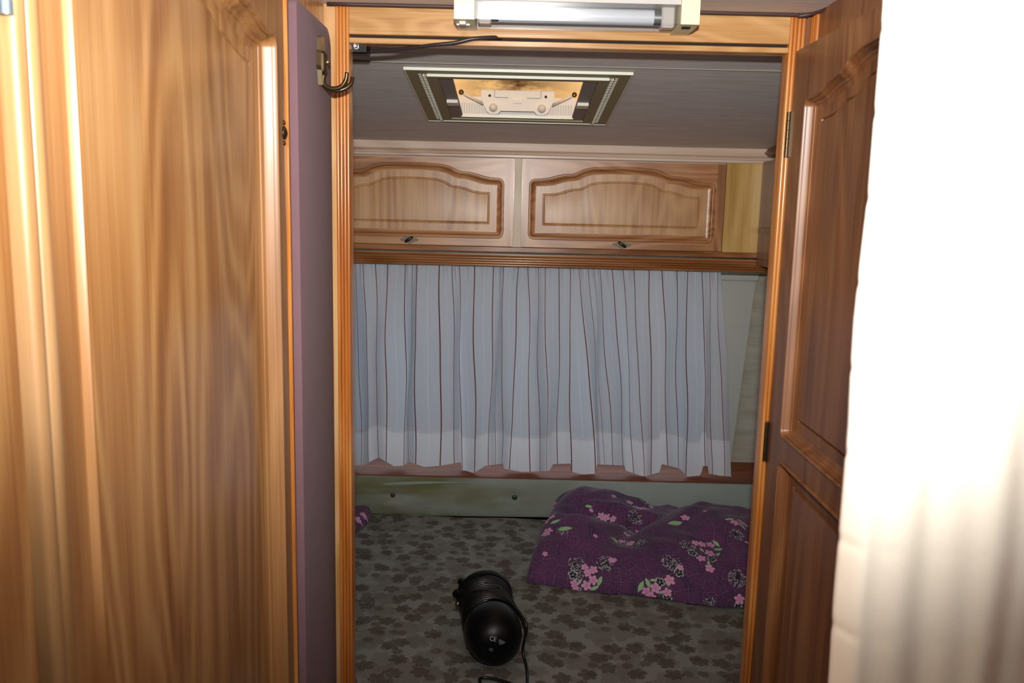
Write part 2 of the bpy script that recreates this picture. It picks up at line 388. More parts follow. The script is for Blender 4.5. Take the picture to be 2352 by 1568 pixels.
def door_geo(doorw, panels, place, z0, z1, thick, dscale=1., wscale=1., band=.020):
    """framed door: panels = [(xc, zbottom, w, h, arched)]; place(x, z, depth) -> world.  One panel per door slab strip.
    returns frame geometry, list of field geometries"""
    V, Fc = [], []; fields = []
    panels = sorted(panels, key=lambda p: p[1])
    cuts = [z0] + [ (panels[i][1]+panels[i][3]+panels[i+1][1])/2 for i in range(len(panels)-1)] + [z1]
    def add(p, d): V.append(tuple(place(p[0], p[1], d))); return len(V)-1
    for (xc, zb, w0, h, ar), za, zt in zip(panels, cuts, cuts[1:]):
        rings_ = []
        for ins, d in PROF:
            rings_.append([add((xc+p[0], zb+p[1]), d*dscale) for p in ring(w0, h, ins*wscale, .016*wscale, ar)])
        base = ring(w0, h, 0, .016*wscale, ar); n = len(base)
        rim = []
        for i, p in enumerate(base):
            if i < 7: q = (-doorw/2 if i < 4 else xc+p[0]-xc, za) if i < 6 else (p[0]+xc, za)
            q = None
            if i < 7: q = (-doorw/2, za + (p[1]+zb-za)*(1 if i == 0 else 0)) if i < 3 else ((-doorw/2, za) if i < 5 else (xc+p[0], za))
            elif i < 14: q = (xc+p[0], za) if i < 9 else ((doorw/2, za) if i < 13 else (doorw/2, zb+p[1]))
            elif i < 21: q = (doorw/2, zb+p[1]) if i < 16 else ((doorw/2, zt) if i < 20 else (xc+p[0], zt))
            elif i < n-7: q = (xc+p[0], zt)
            else:
                j = i-(n-7); q = (xc+p[0], zt) if j < 2 else ((-doorw/2, zt) if j < 5 else (-doorw/2, zb+p[1]))
            rim.append(add(q, 0))
        for i in range(n):
            j = (i+1) % n; Fc.append((rim[i], rim[j], rings_[0][j], rings_[0][i]))
        for ra, rb in zip(rings_, rings_[1:]):
            for i in range(n): j = (i+1) % n; Fc.append((ra[i], ra[j], rb[j], rb[i]))
        # field: flat band, groove, raised field
        li, ld = PROF[-1]; fv, ff = [], []
        prof2 = [(li, ld), (li+band, ld), (li+band+.0016, ld-.0022), (li+band+.0032, ld-.0020), (li+band+.005, ld+.0014), (li+band+.0065, ld+.0018)]
        rr = []
        for ins, d in prof2:
            k0 = len(fv)
            fv += [tuple(place(xc+p[0], zb+p[1], d*dscale)) for p in ring(w0, h, ins*wscale, .016*wscale if ins < .03 else .0, ar)]
            rr.append(list(range(k0, len(fv))))
        for ra, rb in zip(rr, rr[1:]):
            for i in range(n): j = (i+1) % n; ff.append((ra[i], ra[j], rb[j], rb[i]))
        last = rr[-1]; rp = ring(w0, h, prof2[-1][0]*wscale, 0, ar)
        # cap: strips between top points and bottom
        m0 = len(fv); xs = []
        topi = list(range(20, n-7+1)); 
        bi = []
        for i in topi:
            fv.append(tuple(place(xc+rp[i][0], zb+rp[3][1], prof2[-1][1]*dscale))); bi.append(len(fv)-1)
        for a, b_, c, d_ in zip(topi, topi[1:], bi[1:], bi): ff.append((last[a], last[b_], c, d_))
        ff.append(tuple([last[i] for i in range(7, 21)] + [bi[0]])); ff.append(tuple([last[i] for i in list(range(n-7, n))+list(range(0, 7))] + [bi[-1]]))
        fields.append((fv, ff))
    # sides and back
    k = len(V)
    for (x, z) in ((-doorw/2, z0), (doorw/2, z0), (doorw/2, z1), (-doorw/2, z1)):
        V.append(tuple(place(x, z, 0))); V.append(tuple(place(x, z, -thick)))
    for i in range(4):
        a = k+2*i; b_ = k+2*((i+1) % 4); Fc.append((a, a+1, b_+1, b_))
    Fc.append((k+1, k+7, k+5, k+3))
    return (V, Fc), fields
def struct(name, geo, mat, parent=None, **k):
    o = obj(name, geo, mat, parent, **k)
    if parent is None: o['kind'] = 'structure'
    return o

# ================================================================== key planes
YF = 1.30                     # partition with the opening
YC = 2.25                     # fronts of the rear lockers
YW = 2.46                     # rear wall
ZM = P(1050, 1188, 2.25).z                     # mattress top
XL = -0.281                   # left corridor wall
XR = 0.398                    # face of the open door
ZC = P(1190, 17, YF).z        # corridor ceiling
d_ = ray(1209, 690); SL = d_.z/d_.y
zc0 = P(1190, 331, YC).z
def ceil(Y): return zc0 + SL*(Y-YC)
def PC(px, py):               # pixel on sloping bedroom ceiling
    d = ray(px, py); t = (zc0 + SL*(-YC) - EYE.z)/(d.z - SL*d.y); return EYE + d*t
XPl, XPr = P(776, 930, YF).x, P(806, 930, YF).x     # left post
XQl, XQr = P(1755, 930, YF).x, P(1789, 930, YF).x   # right post
RX = .76                      # half-width of the bedroom

# ------------------------------------------------------------------ setting
struct('floor', box(-.95, 1.15, -1.6, 2.6, -.05, 0), 'floor')
struct('ceiling', box(-.95, 1.15, -1.6, YF+.03, ZC, ZC+.04), 'ceil')
# bedroom ceiling with hatch opening
hc = [PC(*p) for p in ((930, 156), (1448, 166), (1395, 282), (985, 274))]
HX0 = (hc[0].x+hc[3].x)/2; HX1 = (hc[1].x+hc[2].x)/2; HY0 = (hc[0].y+hc[1].y)/2; HY1 = (hc[2].y+hc[3].y)/2
print('hatch', HX0, HX1, HY0, HY1, 'ZC', ZC, 'ceil', ceil(1.33), ceil(YC), 'posts', XPl, XPr, XQl, XQr)
O0, O1, OY0, OY1 = HX0+.055, HX1-.055, HY0+.045, HY1-.045
def cslab(x0, x1, y0, y1, t=.03):
    v = [(x, y, ceil(y)+dz) for dz in (0, t) for y in (y0, y1) for x in (x0, x1)]
    return v, [(0, 2, 3, 1), (4, 5, 7, 6), (0, 1, 5, 4), (2, 6, 7, 3), (0, 4, 6, 2), (1, 3, 7, 5)]
struct('ceiling', merge(cslab(-RX, O0, YF+.03, YW), cslab(O1, RX, YF+.03, YW), cslab(O0, O1, YF+.03, OY0), cslab(O0, O1, OY1, YW)), 'ceil')
sy = (PC(1190, 148).y)
struct('trim_1', prism([(sy-.003, ceil(sy)-.0005), (sy+.002, ceil(sy)-.0005), (sy+.002, ceil(sy)-.0018), (sy-.0015, ceil(sy)-.0018)], 'x', -RX, RX), 'cream_dk')
struct('wall_left', box(-.95, XL-.02, -1.6, YF, 0, ZC), 'wallpaper')
struct('wall_bedroom_left', box(-RX-.05, -RX, YF+.027, YW, 0, ceil(YF)+.03), 'wallpaper')
struct('wall_right', box(.95, 1.15, -1.6, YF, 0, ZC), 'wallpaper')
struct('wall_bedroom_right', box(RX, RX+.05, YF+.027, YW, 0, ceil(YF)+.03), 'wallpaper')
struct('wall_front', box(-.95, 1.15, -1.65, -1.6, 0, ZC), 'wallpaper')
zs = P(1190, 1099, 2.262).z + .0025   # sill top front
ws0, ws1 = P(1190, 1062, YW).z, P(1190, 605, YW).z
wx0, wx1 = -.56, P(1640, 800, YW).x
struct('wall_rear', merge(box(-RX, wx0, YW, YW+.04, 0, 1.9), box(wx1, RX, YW, YW+.04, 0, 1.9), box(wx0, wx1, YW, YW+.04, 0, zs+.02), box(wx0, wx1, YW, YW+.04, ws1, 1.9)), 'wallpaper')
# partition wall pieces beyond the posts
struct('wall_partition_left', box(-RX, XPl+.002, YF+.008, YF+.026, 0, ZC), 'oak_z')
struct('wall_partition_right', box(XQr-.002, RX+.2, YF+.008, YF+.026, 0, ZC), 'door_dark')
# ------------------------------------------------------------------ posts and header
def post(name, x0, x1, y, z0, z1, n, mat='post', d=.03):
    poly = [(x0+a, y+b) for a, b in flutes(x1-x0, d, n, .004)]
    o = struct(name, prism(poly, 'z', z0, z1), mat, smooth=True, angle=40); return o
post('trim_2', XPl, XPr, YF, 0, ZC, 4)
post('trim_3', XQl, XQr, YF, 0, ZC, 4)
zb0, zb1 = P(1190, 87, YF).z, ZC - .004
hb = merge(box(XPr, XQl, YF, YF+.03, zb0, zb1, .001))
struct('trim_4', hb, 'oak_x')
zg = P(1190, 94, YF).z; zh = P(1190, 107, YF).z
struct('trim_5', box(XPr, XQl, YF+.012, YF+.03, zg, zb0), 'black_gap')
struct('trim_6', box(XPr, XQl, YF+.002, YF+.03, zh, zg, .0008), 'oak_x')
# dark bead along the ceiling edge, with the step at the right
bead = spline([(XPl-.01, YF-.004, ZC-.002), (0, YF-.004, ZC-.002), (XQl-.01, YF-.004, ZC-.002), (XQl+.008, YF-.006, ZC-.004), (XQr+.004, YF-.016, ZC-.002), (XQr+.012, YF-.05, ZC-.002), (XQr+.014, YF-.12, ZC-.002), (XQr+.014, .2, ZC-.002)], 8)
struct('trim_7', tube(bead, .0028, 8), 'brown_bead', smooth=True)

# ------------------------------------------------------------------ left wardrobe
def YL(px, py=784): return PXp(px, py, XL).y
yn, yfar = YL(118), YL(664)
zt = PXp(600, 60, XL).z
wd = empty('wardrobe', (XL-.2, (yn+yfar)/2, 0), 'honey oak wardrobe with arched framed door lining the left side of the corridor', 'wardrobe')
obj('body', box(XL-.28, XL-.019, .1, yfar+.002, .02, ZC-.002), 'oak_z', wd)
mw = YL(640)-YL(183); mc = (YL(640)+YL(183))/2; dc = (yn+yfar)/2
plL = lambda x, z, d: (XL + d, dc + x, z)
fr, flds = door_geo(yfar-yn-.004, [(mc-dc, .55, mw, PXp(628, 78, XL).z-.55, True)], plL, .2, ZC-.03, .017, 1.7, 1.15, .012)
dr = obj('door', fr, 'oak_door', wd, smooth=True, angle=28)
obj('door_panel', flds[0], 'panel_left', dr, smooth=True, angle=40)
yk = YL(655, 305); zk = PXp(652, 305, XL).z
obj('lock_plate', merge(lathe([(0, .008), (.0015, .008), (.003, .005), (.0042, .002)], (XL, yk-.006, zk), (1, 0, 0), 16), lathe([(0, .003), (.0012, .003), (.002, .001)], (XL, yk-.006, zk+.012), (1, 0, 0), 10), lathe([(0, .003), (.0012, .003), (.002, .001)], (XL, yk-.006, zk-.012), (1, 0, 0), 10)), 'bronze_dk', dr, smooth=True)
y1, y2 = YL(54), YL(114)
pp = [(XL-.018+a_*0+ (0), 0) for a_ in (0,)]
poly = [(XL+.006-b, y1+a) for a, b in flutes(y2-y1, .024, 2, .003)]
obj('fluted_post', prism(poly, 'z', .05, ZC-.01), 'oak_pale', wd, smooth=True, angle=40)
y0 = YL(42)
obj('near_door', box(XL-.016, XL+.001, .14, y0, .2, ZC-.03, .003), 'panel_left', wd)
hz0 = PXp(45, 52, XL).z
hg = obj('hinge', merge(*[tube([(XL+.004, (y0+y1)/2, hz0+k*.0085+.0004), (XL+.004, (y0+y1)/2, hz0+k*.0085+.008)], .0035, 12) for k in range(6)]), 'hinge', wd, smooth=True, angle=40)
# slim wooden edge strip beside the door, then the wall panel that carries the felt board
struct('trim_8', box(XL-.012, XL+.003, yfar+.0035, yfar+.0065, .05, ZC-.004, .0008), 'post')
struct('wall_side_left', box(XL-.016, XL-.001, yfar+.007, YF-.001, 0, ZC-.003), 'oak_z')
# ------------------------------------------------------------------ mauve felt board
bx1 = XL+.0105
yb0, yb1 = PXp(686, 300, bx1).y, min(PXp(764, 300, bx1).y, YF-.008)
ztop = PXp(690, 4, bx1).z
def rounded_board(xa, xb, ya, yb, za, zb, r, seg=10):
    pts = [(ya, za), (yb, za), (yb, zb-r)]
    for k in range(1, seg+1): th = PI/2*k/seg; pts.append((yb-r+r*math.cos(th), zb-r+r*math.sin(th)))
    r2 = .008
    for k in range(0, 5): th = PI/2+PI/2*k/4; pts.append((ya+r2+r2*math.cos(th), zb-r2+r2*math.sin(th)))
    n = len(pts); c = np.mean(pts, 0); V = []
    e = .0025
    for x, s in ((xa, 0), (xb-e, 0), (xb-e*.3, e*.3), (xb, e)):
        for p in pts:
            q = np.array(p); dd = c-q; q = q + np.sign(dd)*s; V.append((x, q[0], q[1]))
    Fc = []
    for l in range(3):
        for i in range(n): j = (i+1) % n; Fc.append((l*n+i, l*n+j, (l+1)*n+j, (l+1)*n+i))
    Fc += [tuple(range(n))[::-1], tuple(3*n+i for i in range(n))]
    return V, Fc
fb = obj('felt_board', rounded_board(XL, bx1, yb0, yb1, .05, ztop, .026), 'felt', smooth=True, angle=40)
tag(fb, 'tall narrow mauve felt-covered board with rounded top corner between wardrobe and doorway', 'board')
# ------------------------------------------------------------------ coat hook
yh = 1.165
def H(px, py, y=yh, x=None): return P(px, py, y) if x is None else PXp(px, py, x)
hx = bx1
hk0 = H(733, 130, x=hx)
hk = empty('coat_hook', (hx, hk0.y, H(735, 170, x=hx).z), 'aged brass double coat hook screwed to the mauve board', 'hook')
ym = hk0.y; za, zb_ = H(733, 84, x=hx).z, H(733, 196, x=hx).z
def plate_strip(zs_, w, y):
    V, Fc = [], []
    for (z, x, hw) in zs_:
        V += [(x, y-hw, z), (x+.0055, y-hw*.75, z), (x+.0055, y+hw*.75, z), (x, y+hw, z)]
    for i in range(len(zs_)-1):
        for k in range(3): Fc.append((i*4+k, i*4+k+1, i*4+k+5, i*4+k+4))
    Fc.append((0, 1, 2, 3)); Fc.append(tuple((len(zs_)-1)*4+k for k in (3, 2, 1, 0)))
    return V, Fc
zz = [za + (zb_-za)*t for t in (0, .06, .3, .36, .62, .7, 1)]
obj('back_plate', plate_strip([(z, hx, h) for z, h in zip(zz, (.010, .014, .014, .020, .020, .012, .008))], 0, ym), 'bronze', hk, smooth=True, angle=35)
zc_ = (H(735, 146, x=hx).z)
obj('boss', merge(box(hx+.002, hx+.011, ym-.007, ym+.007, zc_-.014, zc_+.015, .003)), 'bronze_dk', hk)
obj('screw', lathe([(0, .0045), (.0025, .0042), (.0045, .0022), (.005, .0006)], (hx+.011, ym-.001, zc_+.001), (1, -.3, 0), 14), 'bronze', hk, smooth=True)
for (dy, pts) in ((-.004, [(737, 168), (743, 192), (760, 203), (782, 200), (794, 184), (797, 166)]), (.012, [(737, 168), (745, 194), (768, 208), (793, 203), (807, 191), (810, 178)])):
    s0 = PXp(737, 168, hx+.004)
    ctrl = [Vector((hx+.006, ym, s0.z))]
    for i, (a, b) in enumerate(pts[1:]):
        ctrl.append(P(a, b, ym+dy*(i+1)/5))
    obj('prong', tube(spline(ctrl, 6), .0036, 10, lambda t: 1.0-.25*t), 'bronze_dk', hk, smooth=True)

# ------------------------------------------------------------------ open door at the right of the opening
def YRt(px, py): return PXp(px, py, XR).y
dy1 = YF-.012; dw = .66; dcen = dy1-dw/2
dzt = P(1823, 118, dy1).z
plR = lambda x, z, d: (XR - d, dcen - x, z)
mYo = min(PXp(1801, 930, XR).y, dy1-.012); inset = dy1-mYo; pw = dw-2*inset
zsh = PXp(1852, 225, XR).z; zub = PXp(1799, 1006, XR).z; zlt = PXp(1796, 1058, XR).z
print('right door', mYo, zsh, zub, zlt, dzt)
fr, flds = door_geo(dw, [(0, zub, pw, zsh-zub, True), (0, .25, pw, zlt-.25, False)], plR, .06, dzt, .02, 1.25, .85, .016)
rd = obj('door_1', fr, 'door_dark', smooth=True, angle=28); rd['kind'] = 'structure'
rd['label'] = 'open varnished oak bedroom door with arched upper panel folded back at right'
for f_ in flds: obj('door_panel', f_, 'door_dark', rd, smooth=True, angle=40)
for (ya, yb) in ((256, 360), (972, 1060)):
    za, zb_ = P(1812, ya, dy1).z, P(1780, yb, dy1).z
    n = 5; s = (za-zb_)/n
    obj('hinge', merge(box(XR-.002, XR+.001, dy1-.004, dy1+.012, zb_, za), *[tube([(XR-.003, dy1+.004, zb_+k*s+.0004), (XR-.003, dy1+.004, zb_+(k+1)*s-.0004)], .0028, 10) for k in range(n)]), 'bronze_dk', rd, smooth=True, angle=40)
# wood wall and slim fluted post behind the open door
struct('wall_side_right', box(XR+.026, XR+.04, .1, YF+.006, 0, ZC), 'door_dark')
yq0, yq1 = PXp(1871, 60, XR+.02).y, PXp(1857, 60, XR+.02).y
struct('trim_9', prism([(XR+.022+b, yq0+a) for a, b in flutes(yq1-yq0, .01, 3, .003)], 'z', dzt-.1, ZC-.004), 'post', smooth=True, angle=40)

# ------------------------------------------------------------------ tube lamp on the header
lx0, lx1 = P(1043, 30, 1.215).x, P(1606, 45, 1.215).x
lyf, lyb = 1.215, YF-.001
lzm, lzt = P(1325, 49, lyf).z, ZC-.003; lzb = lzm-.0012
lamp = empty('tube_lamp', ((lx0+lx1)/2, lyb, lzt), 'cream fluorescent tube lamp with clear ribbed cover above the doorway', 'lamp')
capw = (lx1-lx0)*.083; capr = (lx1-lx0)*.075
def lsec(x0, x1, grow=0.):
    poly = [(lyb, lzb+.002), (lyf+.034, lzb), (lyf+.030, lzb+.0005), (lyf+.001-grow, lzm-.001), (lyf-grow, lzm+.002), (lyf-grow, lzt), (lyb, lzt)]
    return prism(poly, 'x', x0, x1)
obj('end_cap', lsec(lx0, lx0+capw, .003), 'cream', lamp, angle=30)
obj('end_cap', lsec(lx1-capr, lx1, .003), 'cream', lamp, angle=30)
a, b = lx0+capw, lx1-capr
obj('housing', merge(box(a, b, lyb-.006, lyb, lzb+.006, lzt), box(a, b, lyf+.004, lyb, lzt-.006, lzt)), 'reflector', lamp)
# ribbed cover: one thin corrugated sheet
sec = [];  nr = 26
for k in range(nr*4+1):
    t = k/(nr*4); z = lzt-.007 + (lzm-lzt+.007)*t; sec.append((lyf-.00022*math.sin(2*PI*t*nr), z))
sec += [(lyf+.001, lzm-.001), (lyf+.028, lzb+.002), (lyf+.032, lzb+.001), (lyb-.012, lzb+.003)]
V = []; Fc = []; th_ = .0012
for x in (a+.0005, b-.0005):
    for (y, z) in sec: V.append((x, y, z))
n = len(sec); Fc = [(i, i+1, n+i+1, n+i) for i in range(n-1)]
obj('ribbed_cover', (V, Fc), 'lens', lamp, smooth=True, angle=50)
ty, tz = lyf+.034, (lzm+lzt)/2-.002
obj('tube', tube([(a+.022, ty, tz), (b-.022, ty, tz)], .0105, 20), 'tube', lamp, smooth=True, angle=40)
for s, e in ((a+.004, a+.022), (b-.022, b-.004)):
    obj('tube_socket', merge(box(s, e, ty-.011, ty+.011, tz-.014, tz+.016, .002)), 'white_pl', lamp)
for s, e in ((a+.022, a+.032), (b-.032, b-.022)):
    obj('tube_ferrule', tube([(s, ty, tz), (e, ty, tz)], .0108, 20), 'steel', lamp, smooth=True, angle=40)
sw = PZp(1063, 50, lzm)
obj('switch', merge(box(sw.x-.0045, sw.x+.0045, sw.y-.007, sw.y+.009, lzb-.0035, lzb+.002, .001), box(sw.x-.009, sw.x+.009, sw.y+.010, sw.y+.0125, lzb-.0015, lzb+.002)), 'white_pl', lamp)
sw = PZp(1576, 61, lzm)
obj('socket_slot', box(sw.x-.0055, sw.x+.0055, sw.y-.004, sw.y+.006, lzb-.0008, lzb+.002), 'black_gap', lamp)

# ------------------------------------------------------------------ cable and bracket under the header
cb = [P(770, 123, 1.36), P(806, 122, 1.355), P(850, 119, 1.345), P(900, 115, 1.33), P(950, 109, 1.312), P(1000, 103, 1.296), P(1045, 98, 1.292), P(1080, 90, 1.292), P(1110, 87, 1.295), P(1140, 86, 1.302), P(1150, 88, 1.312)]
c = obj('cable', tube(spline(cb, 6), .0029, 10), 'arm', smooth=True)
tag(c, 'dark rubber cable running from the corner bracket up to the header groove', 'cable')
br = empty('corner_bracket', P(830, 130, 1.335), 'small black corner bracket with a steel screw under the header, by left post', 'bracket')
b0, b1 = P(800, 102, 1.345), P(850, 128, 1.345)
obj('bracket_plate', box(b0.x-.01, b1.x, 1.327, 1.35, b1.z, zh+.004, .002), 'black', br)
sc = P(819, 108, 1.33)
obj('screw', lathe([(0, .0052), (.0015, .0050), (.0026, .003), (.0015, .002), (.0014, .0004)], (sc.x, 1.3275, sc.z), (0, -1, 0), 18), 'steel', br, smooth=True)

# ------------------------------------------------------------------ roof hatch
hm = ((HX0+HX1)/2, (HY0+HY1)/2)
hat = empty('roof_hatch', (hm[0], hm[1], ceil(hm[1])), 'amber-lit roof hatch with cream plastic frame coloured as in shade and white winder mechanism in the bedroom ceiling', 'hatch')
def cbox(x0, x1, y0, y1, d0, d1):      # box following the ceiling slope; d = drop below (+) or rise above (-)
    v = [(x, y, ceil(y)-d) for d in (d0, d1) for y in (y0, y1) for x in (x0, x1)]
    return fixn(v, [(0, 2, 3, 1), (4, 5, 7, 6), (0, 1, 5, 4), (2, 6, 7, 3), (0, 4, 6, 2), (1, 3, 7, 5)])
def cframe(x0, x1, y0, y1, wx, wy, d0, d1):
    return merge(cbox(x0, x1, y0, y0+wy, d0, d1), cbox(x0, x1, y1-wy, y1, d0, d1), cbox(x0, x0+wx, y0+wy, y1-wy, d0, d1), cbox(x1-wx, x1, y0+wy, y1-wy, d0, d1))
obj('frame', cframe(HX0, HX1, HY0, HY1, .058, .048, 0, .0035), 'shaded_pl', hat)
obj('rim', cframe(HX0-.002, HX1+.002, HY0-.003, HY1+.002, .0025, .003, 0, .0046), 'rim', hat)
ix0, ix1, iy0, iy1 = HX0+.030, HX1-.030, HY0+.026, HY1-.020
obj('inner_rim', merge(cframe(ix0, ix1, iy0, iy1, .024, .018, .003, .0065)), 'shaded_pl', hat)
for ya_, yb_ in ((iy0-.002, iy0+.001), (iy1-.001, iy1+.002)): obj('inner_rim_edge', cbox(ix0+.006, ix1-.006, ya_, yb_, .003, .0080), 'rim', hat)
gs = []
for sx in (ix0-.007, ix0+.001, ix1-.001, ix1+.007):
    for k in range(30):
        y = iy0+.004 + (iy1-iy0-.008)*k/29
        s_ = .0027
        dd = .0042 if (sx < ix0 or sx > ix1) else .0072
        gs.append(cbox(sx-s_, sx+s_, y-.0032, y+.0032, .003, dd))
tag(obj('vent_slots', merge(*gs), 'rim', hat), kind='stuff')
# shaft walls
H1 = .040
def shaft(x0, x1, y0, y1, t=.012, z=.3): pass
for nm, g in (('shaft_wall', cbox(O0-.01, O0+.0015, OY0+.0015, OY1-.0015, -.0005, -H1)), ('shaft_wall', cbox(O1-.0015, O1+.01, OY0+.0015, OY1-.0015, -.0005, -H1)), ('shaft_wall', cbox(O0, O1, OY0-.01, OY0+.0015, -.0005, -H1)), ('shaft_wall', cbox(O0, O1, OY1-.0015, OY1+.01, -.0005, -H1))):
    obj(nm, g, 'white_pl', hat)
ribs = [cbox(O0+.02+.0055*k, O0+.0225+.0055*k, OY1-.0030, OY1-.0012, -.006, -.026) for k in range(int((O1-O0-.04)/.0055))]
tag(obj('wall_ribs', merge(*ribs), 'reflector', hat), kind='stuff')
for sx0, sx1 in ((O0, O0+.024), (O1-.024, O1)):
    obj('blind_channel', cbox(sx0, sx1, OY0, OY1, .004, -.001), 'grey_ch', hat)
xm_l, xm_r = O0+.012, O1-.012; ycat = OY0+(OY1-OY0)*.55
for xm in (xm_l, xm_r): obj('blind_catch', merge(cbox(xm-.011, xm+.011, ycat-.014, ycat+.014, .010, .004)), 'white_pl', hat)
obj('blind_bar', merge(cbox(O0+.02, O1-.02, OY1-.016, OY1-.004, .000, .005)), 'grey_ch', hat)
obj('blind_bar_edge', cbox(O0+.022, O1-.022, OY1-.018, OY1-.015, .000, .0065), 'rim', hat)
# winder mechanism on the far wall of the shaft
mx = (O0+O1)/2; my = OY1-.020; zc1 = ceil(my)
def MZ(d): return zc1 + d
mech = []
hw = (O1-O0)*.275
poly = [(-hw, .050), (-hw, .030), (-hw+.012, .006), (-hw+.018, .000), (-hw+.036, .000), (-hw+.042, .007), (hw-.042, .007), (hw-.036, .000), (hw-.018, .000), (hw-.012, .006), (hw, .030), (hw, .050)]
mechp = prism([(mx+a, MZ(b)) for a, b in poly], 'y', my-.004, my+.012)
winder = obj('winder_plate', mechp, 'white_pl', hat)
for a_ in ((mx-hw+.03, mx-.02, .034, .035), (mx+.02, mx+hw-.03, .034, .035), (mx-hw+.028, mx-hw+.029, .035, .05), (mx+hw-.029, mx+hw-.028, .035, .05)):
    obj('ridge', box(a_[0], a_[1], my-.006, my-.003, MZ(a_[2]), MZ(a_[3])), 'grey_ch', winder)
obj('latch', prism([(mx-.012, MZ(.031)), (mx-.009, MZ(.023)), (mx+.009, MZ(.023)), (mx+.012, MZ(.031))], 'y', my-.010, my-.003), 'white_pl', winder)
for s in (-1, 1):
    obj('knob', lathe([(0, .009), (.006, .0085), (.011, .006), (.013, .001)], (mx+s*(hw-.026), my-.004, MZ(.013)), (0, -1, 0), 20), 'white_pl', winder, smooth=True)
    obj('screw', lathe([(0, .003), (.002, .0025), (.0025, .0004)], (mx+s*(hw-.018), my-.004, MZ(.038)), (0, -1, 0), 12), 'bronze_dk', winder, smooth=True)
    p0 = Vector((mx+s*(hw-.004), my+.004, MZ(.021))); p1 = Vector((mx+s*(hw+.042), my-.016, MZ(.042)))
    arm = obj('stay_arm', tube([p0, p1], .0030, 8), 'white_pl', hat, smooth=True)
    obj('pivot', lathe([(0, .0055), (.003, .005), (.004, .003)], p1+Vector((0, -.002, 0)), (0, -1, .1), 14), 'bronze_dk', arm, smooth=True)
# dome
def dome(u, v):
    x = -1+2*u; y = -1+2*v
    ex = (O1-O0)/2+.014; ey = (OY1-OY0)/2+.014
    k = (1-abs(x)**6)*(1-abs(y)**6)
    return (mx+ex*x, (OY0+OY1)/2+ey*y, ceil((OY0+OY1)/2+ey*y)+H1+.002+.045*k**.35)
obj('dome', grid(dome, 32, 32), 'dome', hat, smooth=True)

# ------------------------------------------------------------------ rear overhead lockers
zdt, zdb = P(1430, 372.5, YC).z, P(1430, 575, YC).z
xa, xb = P(1199, 470, YC).x, P(1663, 480, YC).x
xg = P(1189, 470, YC).x; W2 = xb-xa
zrail = P(1190, 580, YC).z; zpel0, zpel1 = P(1190, 588, YC).z, P(1190, 613, YC).z
lk = empty('overhead_locker', (xg, YC+.1, zrail), 'long oak overhead locker with two arched framed doors above the rear window', 'cabinet')
xyl, xyr = xb+.002, P(1760, 470, YC).x+.09
obj('body', merge(box(-RX+.001, RX-.001, YC+.019, YW-.002, zrail+.001, ceil(YW)-.004)), 'crown', lk)
def rail(x0, x1): return box(x0, x1, YC+.001, YC+.018, zrail, zdb+.002, .0015)
obj('bottom_rail', rail(-RX+.002, RX-.002), 'pelmet', lk)
obj('centre_strip', box(xg-(xa-xg)+.0015, xa-.0015, YC+.003, YC+.018, zdb+.002, zdt+.004, .0008), 'ash_strip', lk)
obj('end_panel', box(xb+.0015, RX-.002, YC+.002, YC+.018, zdb+.002, zdt+.005), 'ash_panel', lk)
xl1 = xg-(xa-xg); xl0 = xl1-W2
obj('end_panel', box(-RX+.002, xl0-.0015, YC+.002, YC+.018, zdb+.002, zdt+.005), 'ash_panel', lk)
for (x0, x1, kp) in ((xl0, xl1, (940, 550)), (xa, xb, (1428, 562))):
    xc = (x0+x1)/2
    pl = lambda x, z, d, xc=xc: (xc+x, YC - d, z)
    pwid = P(1642, 470, YC).x - P(1214, 470, YC).x
    zpb = P(1430, 555, YC).z; zps = P(1222, 412, YC).z + .002
    off = (P(1642, 470, YC).x + P(1214, 470, YC).x)/2 - (xa+xb)/2
    fr, flds = door_geo(x1-x0-.001, [(off, zpb, pwid, zps-zpb, True)], pl, zdb+.003, zdt+.001, .017, 1.0, 1.0, .017)
    dd = obj('door', fr, 'door_rear', lk, smooth=True, angle=28)
    obj('door_panel', flds[0], 'field_rear', dd, smooth=True, angle=35)
    # handle: lozenge plate with leaf-shaped turn knob
    k = P(kp[0], kp[1], YC-.002)
    lo = []
    for i in range(24):
        th = 2*PI*i/24; rx = .0235*(abs(math.cos(th))**1.2)*(1 if math.cos(th) > 0 else -1); rz = .0085*math.sin(th)*(1+.25*math.cos(4*th)); lo.append((k.x+rx, k.z+rz))
    h = obj('handle', prism(lo, 'y', YC-.0035, YC+.001), 'pewter', dd)
    s = 1 if kp[0] < 1100 else -1
    dx, dz = .011, .0075*s
    kv = lathe([(-.013, .0008), (-.011, .003), (-.004, .0042), (.004, .0042), (.011, .003), (.013, .0008)], (k.x, YC-.012, k.z+.001), (dx, 0, dz), 14)
    kv2 = tube([(k.x, YC-.003, k.z), (k.x, YC-.012, k.z+.001)], .003, 10)
    # sub-part depth limit: the knob belongs to the handle mesh
    hv = merge(([tuple(Vector(v)) for v in kv[0]], kv[1]), kv2)
    hh = obj('knob', hv, 'bronze_dk', dd, smooth=True)
# crown above the doors
cz0, cz1 = zdt+.004, ceil(YC-.02)
q1 = P(1190, 355, YC).z; q2 = P(1190, 350, YC).z
cpoly = [(YC+.018, cz0), (YC-.001, cz0), (YC-.003, cz0+.002), (YC-.003, q1-.002), (YC-.007, q1-.001), (YC-.008, q1+.002), (YC-.005, q2), (YC-.009, q2+.001), (YC-.012, q2+.004), (YC-.014, cz1-.001), (YC+.018, ceil(YC+.018)-.001)]
struct('trim_10', prism(cpoly, 'x', -RX+.001, RX-.001), 'crown')
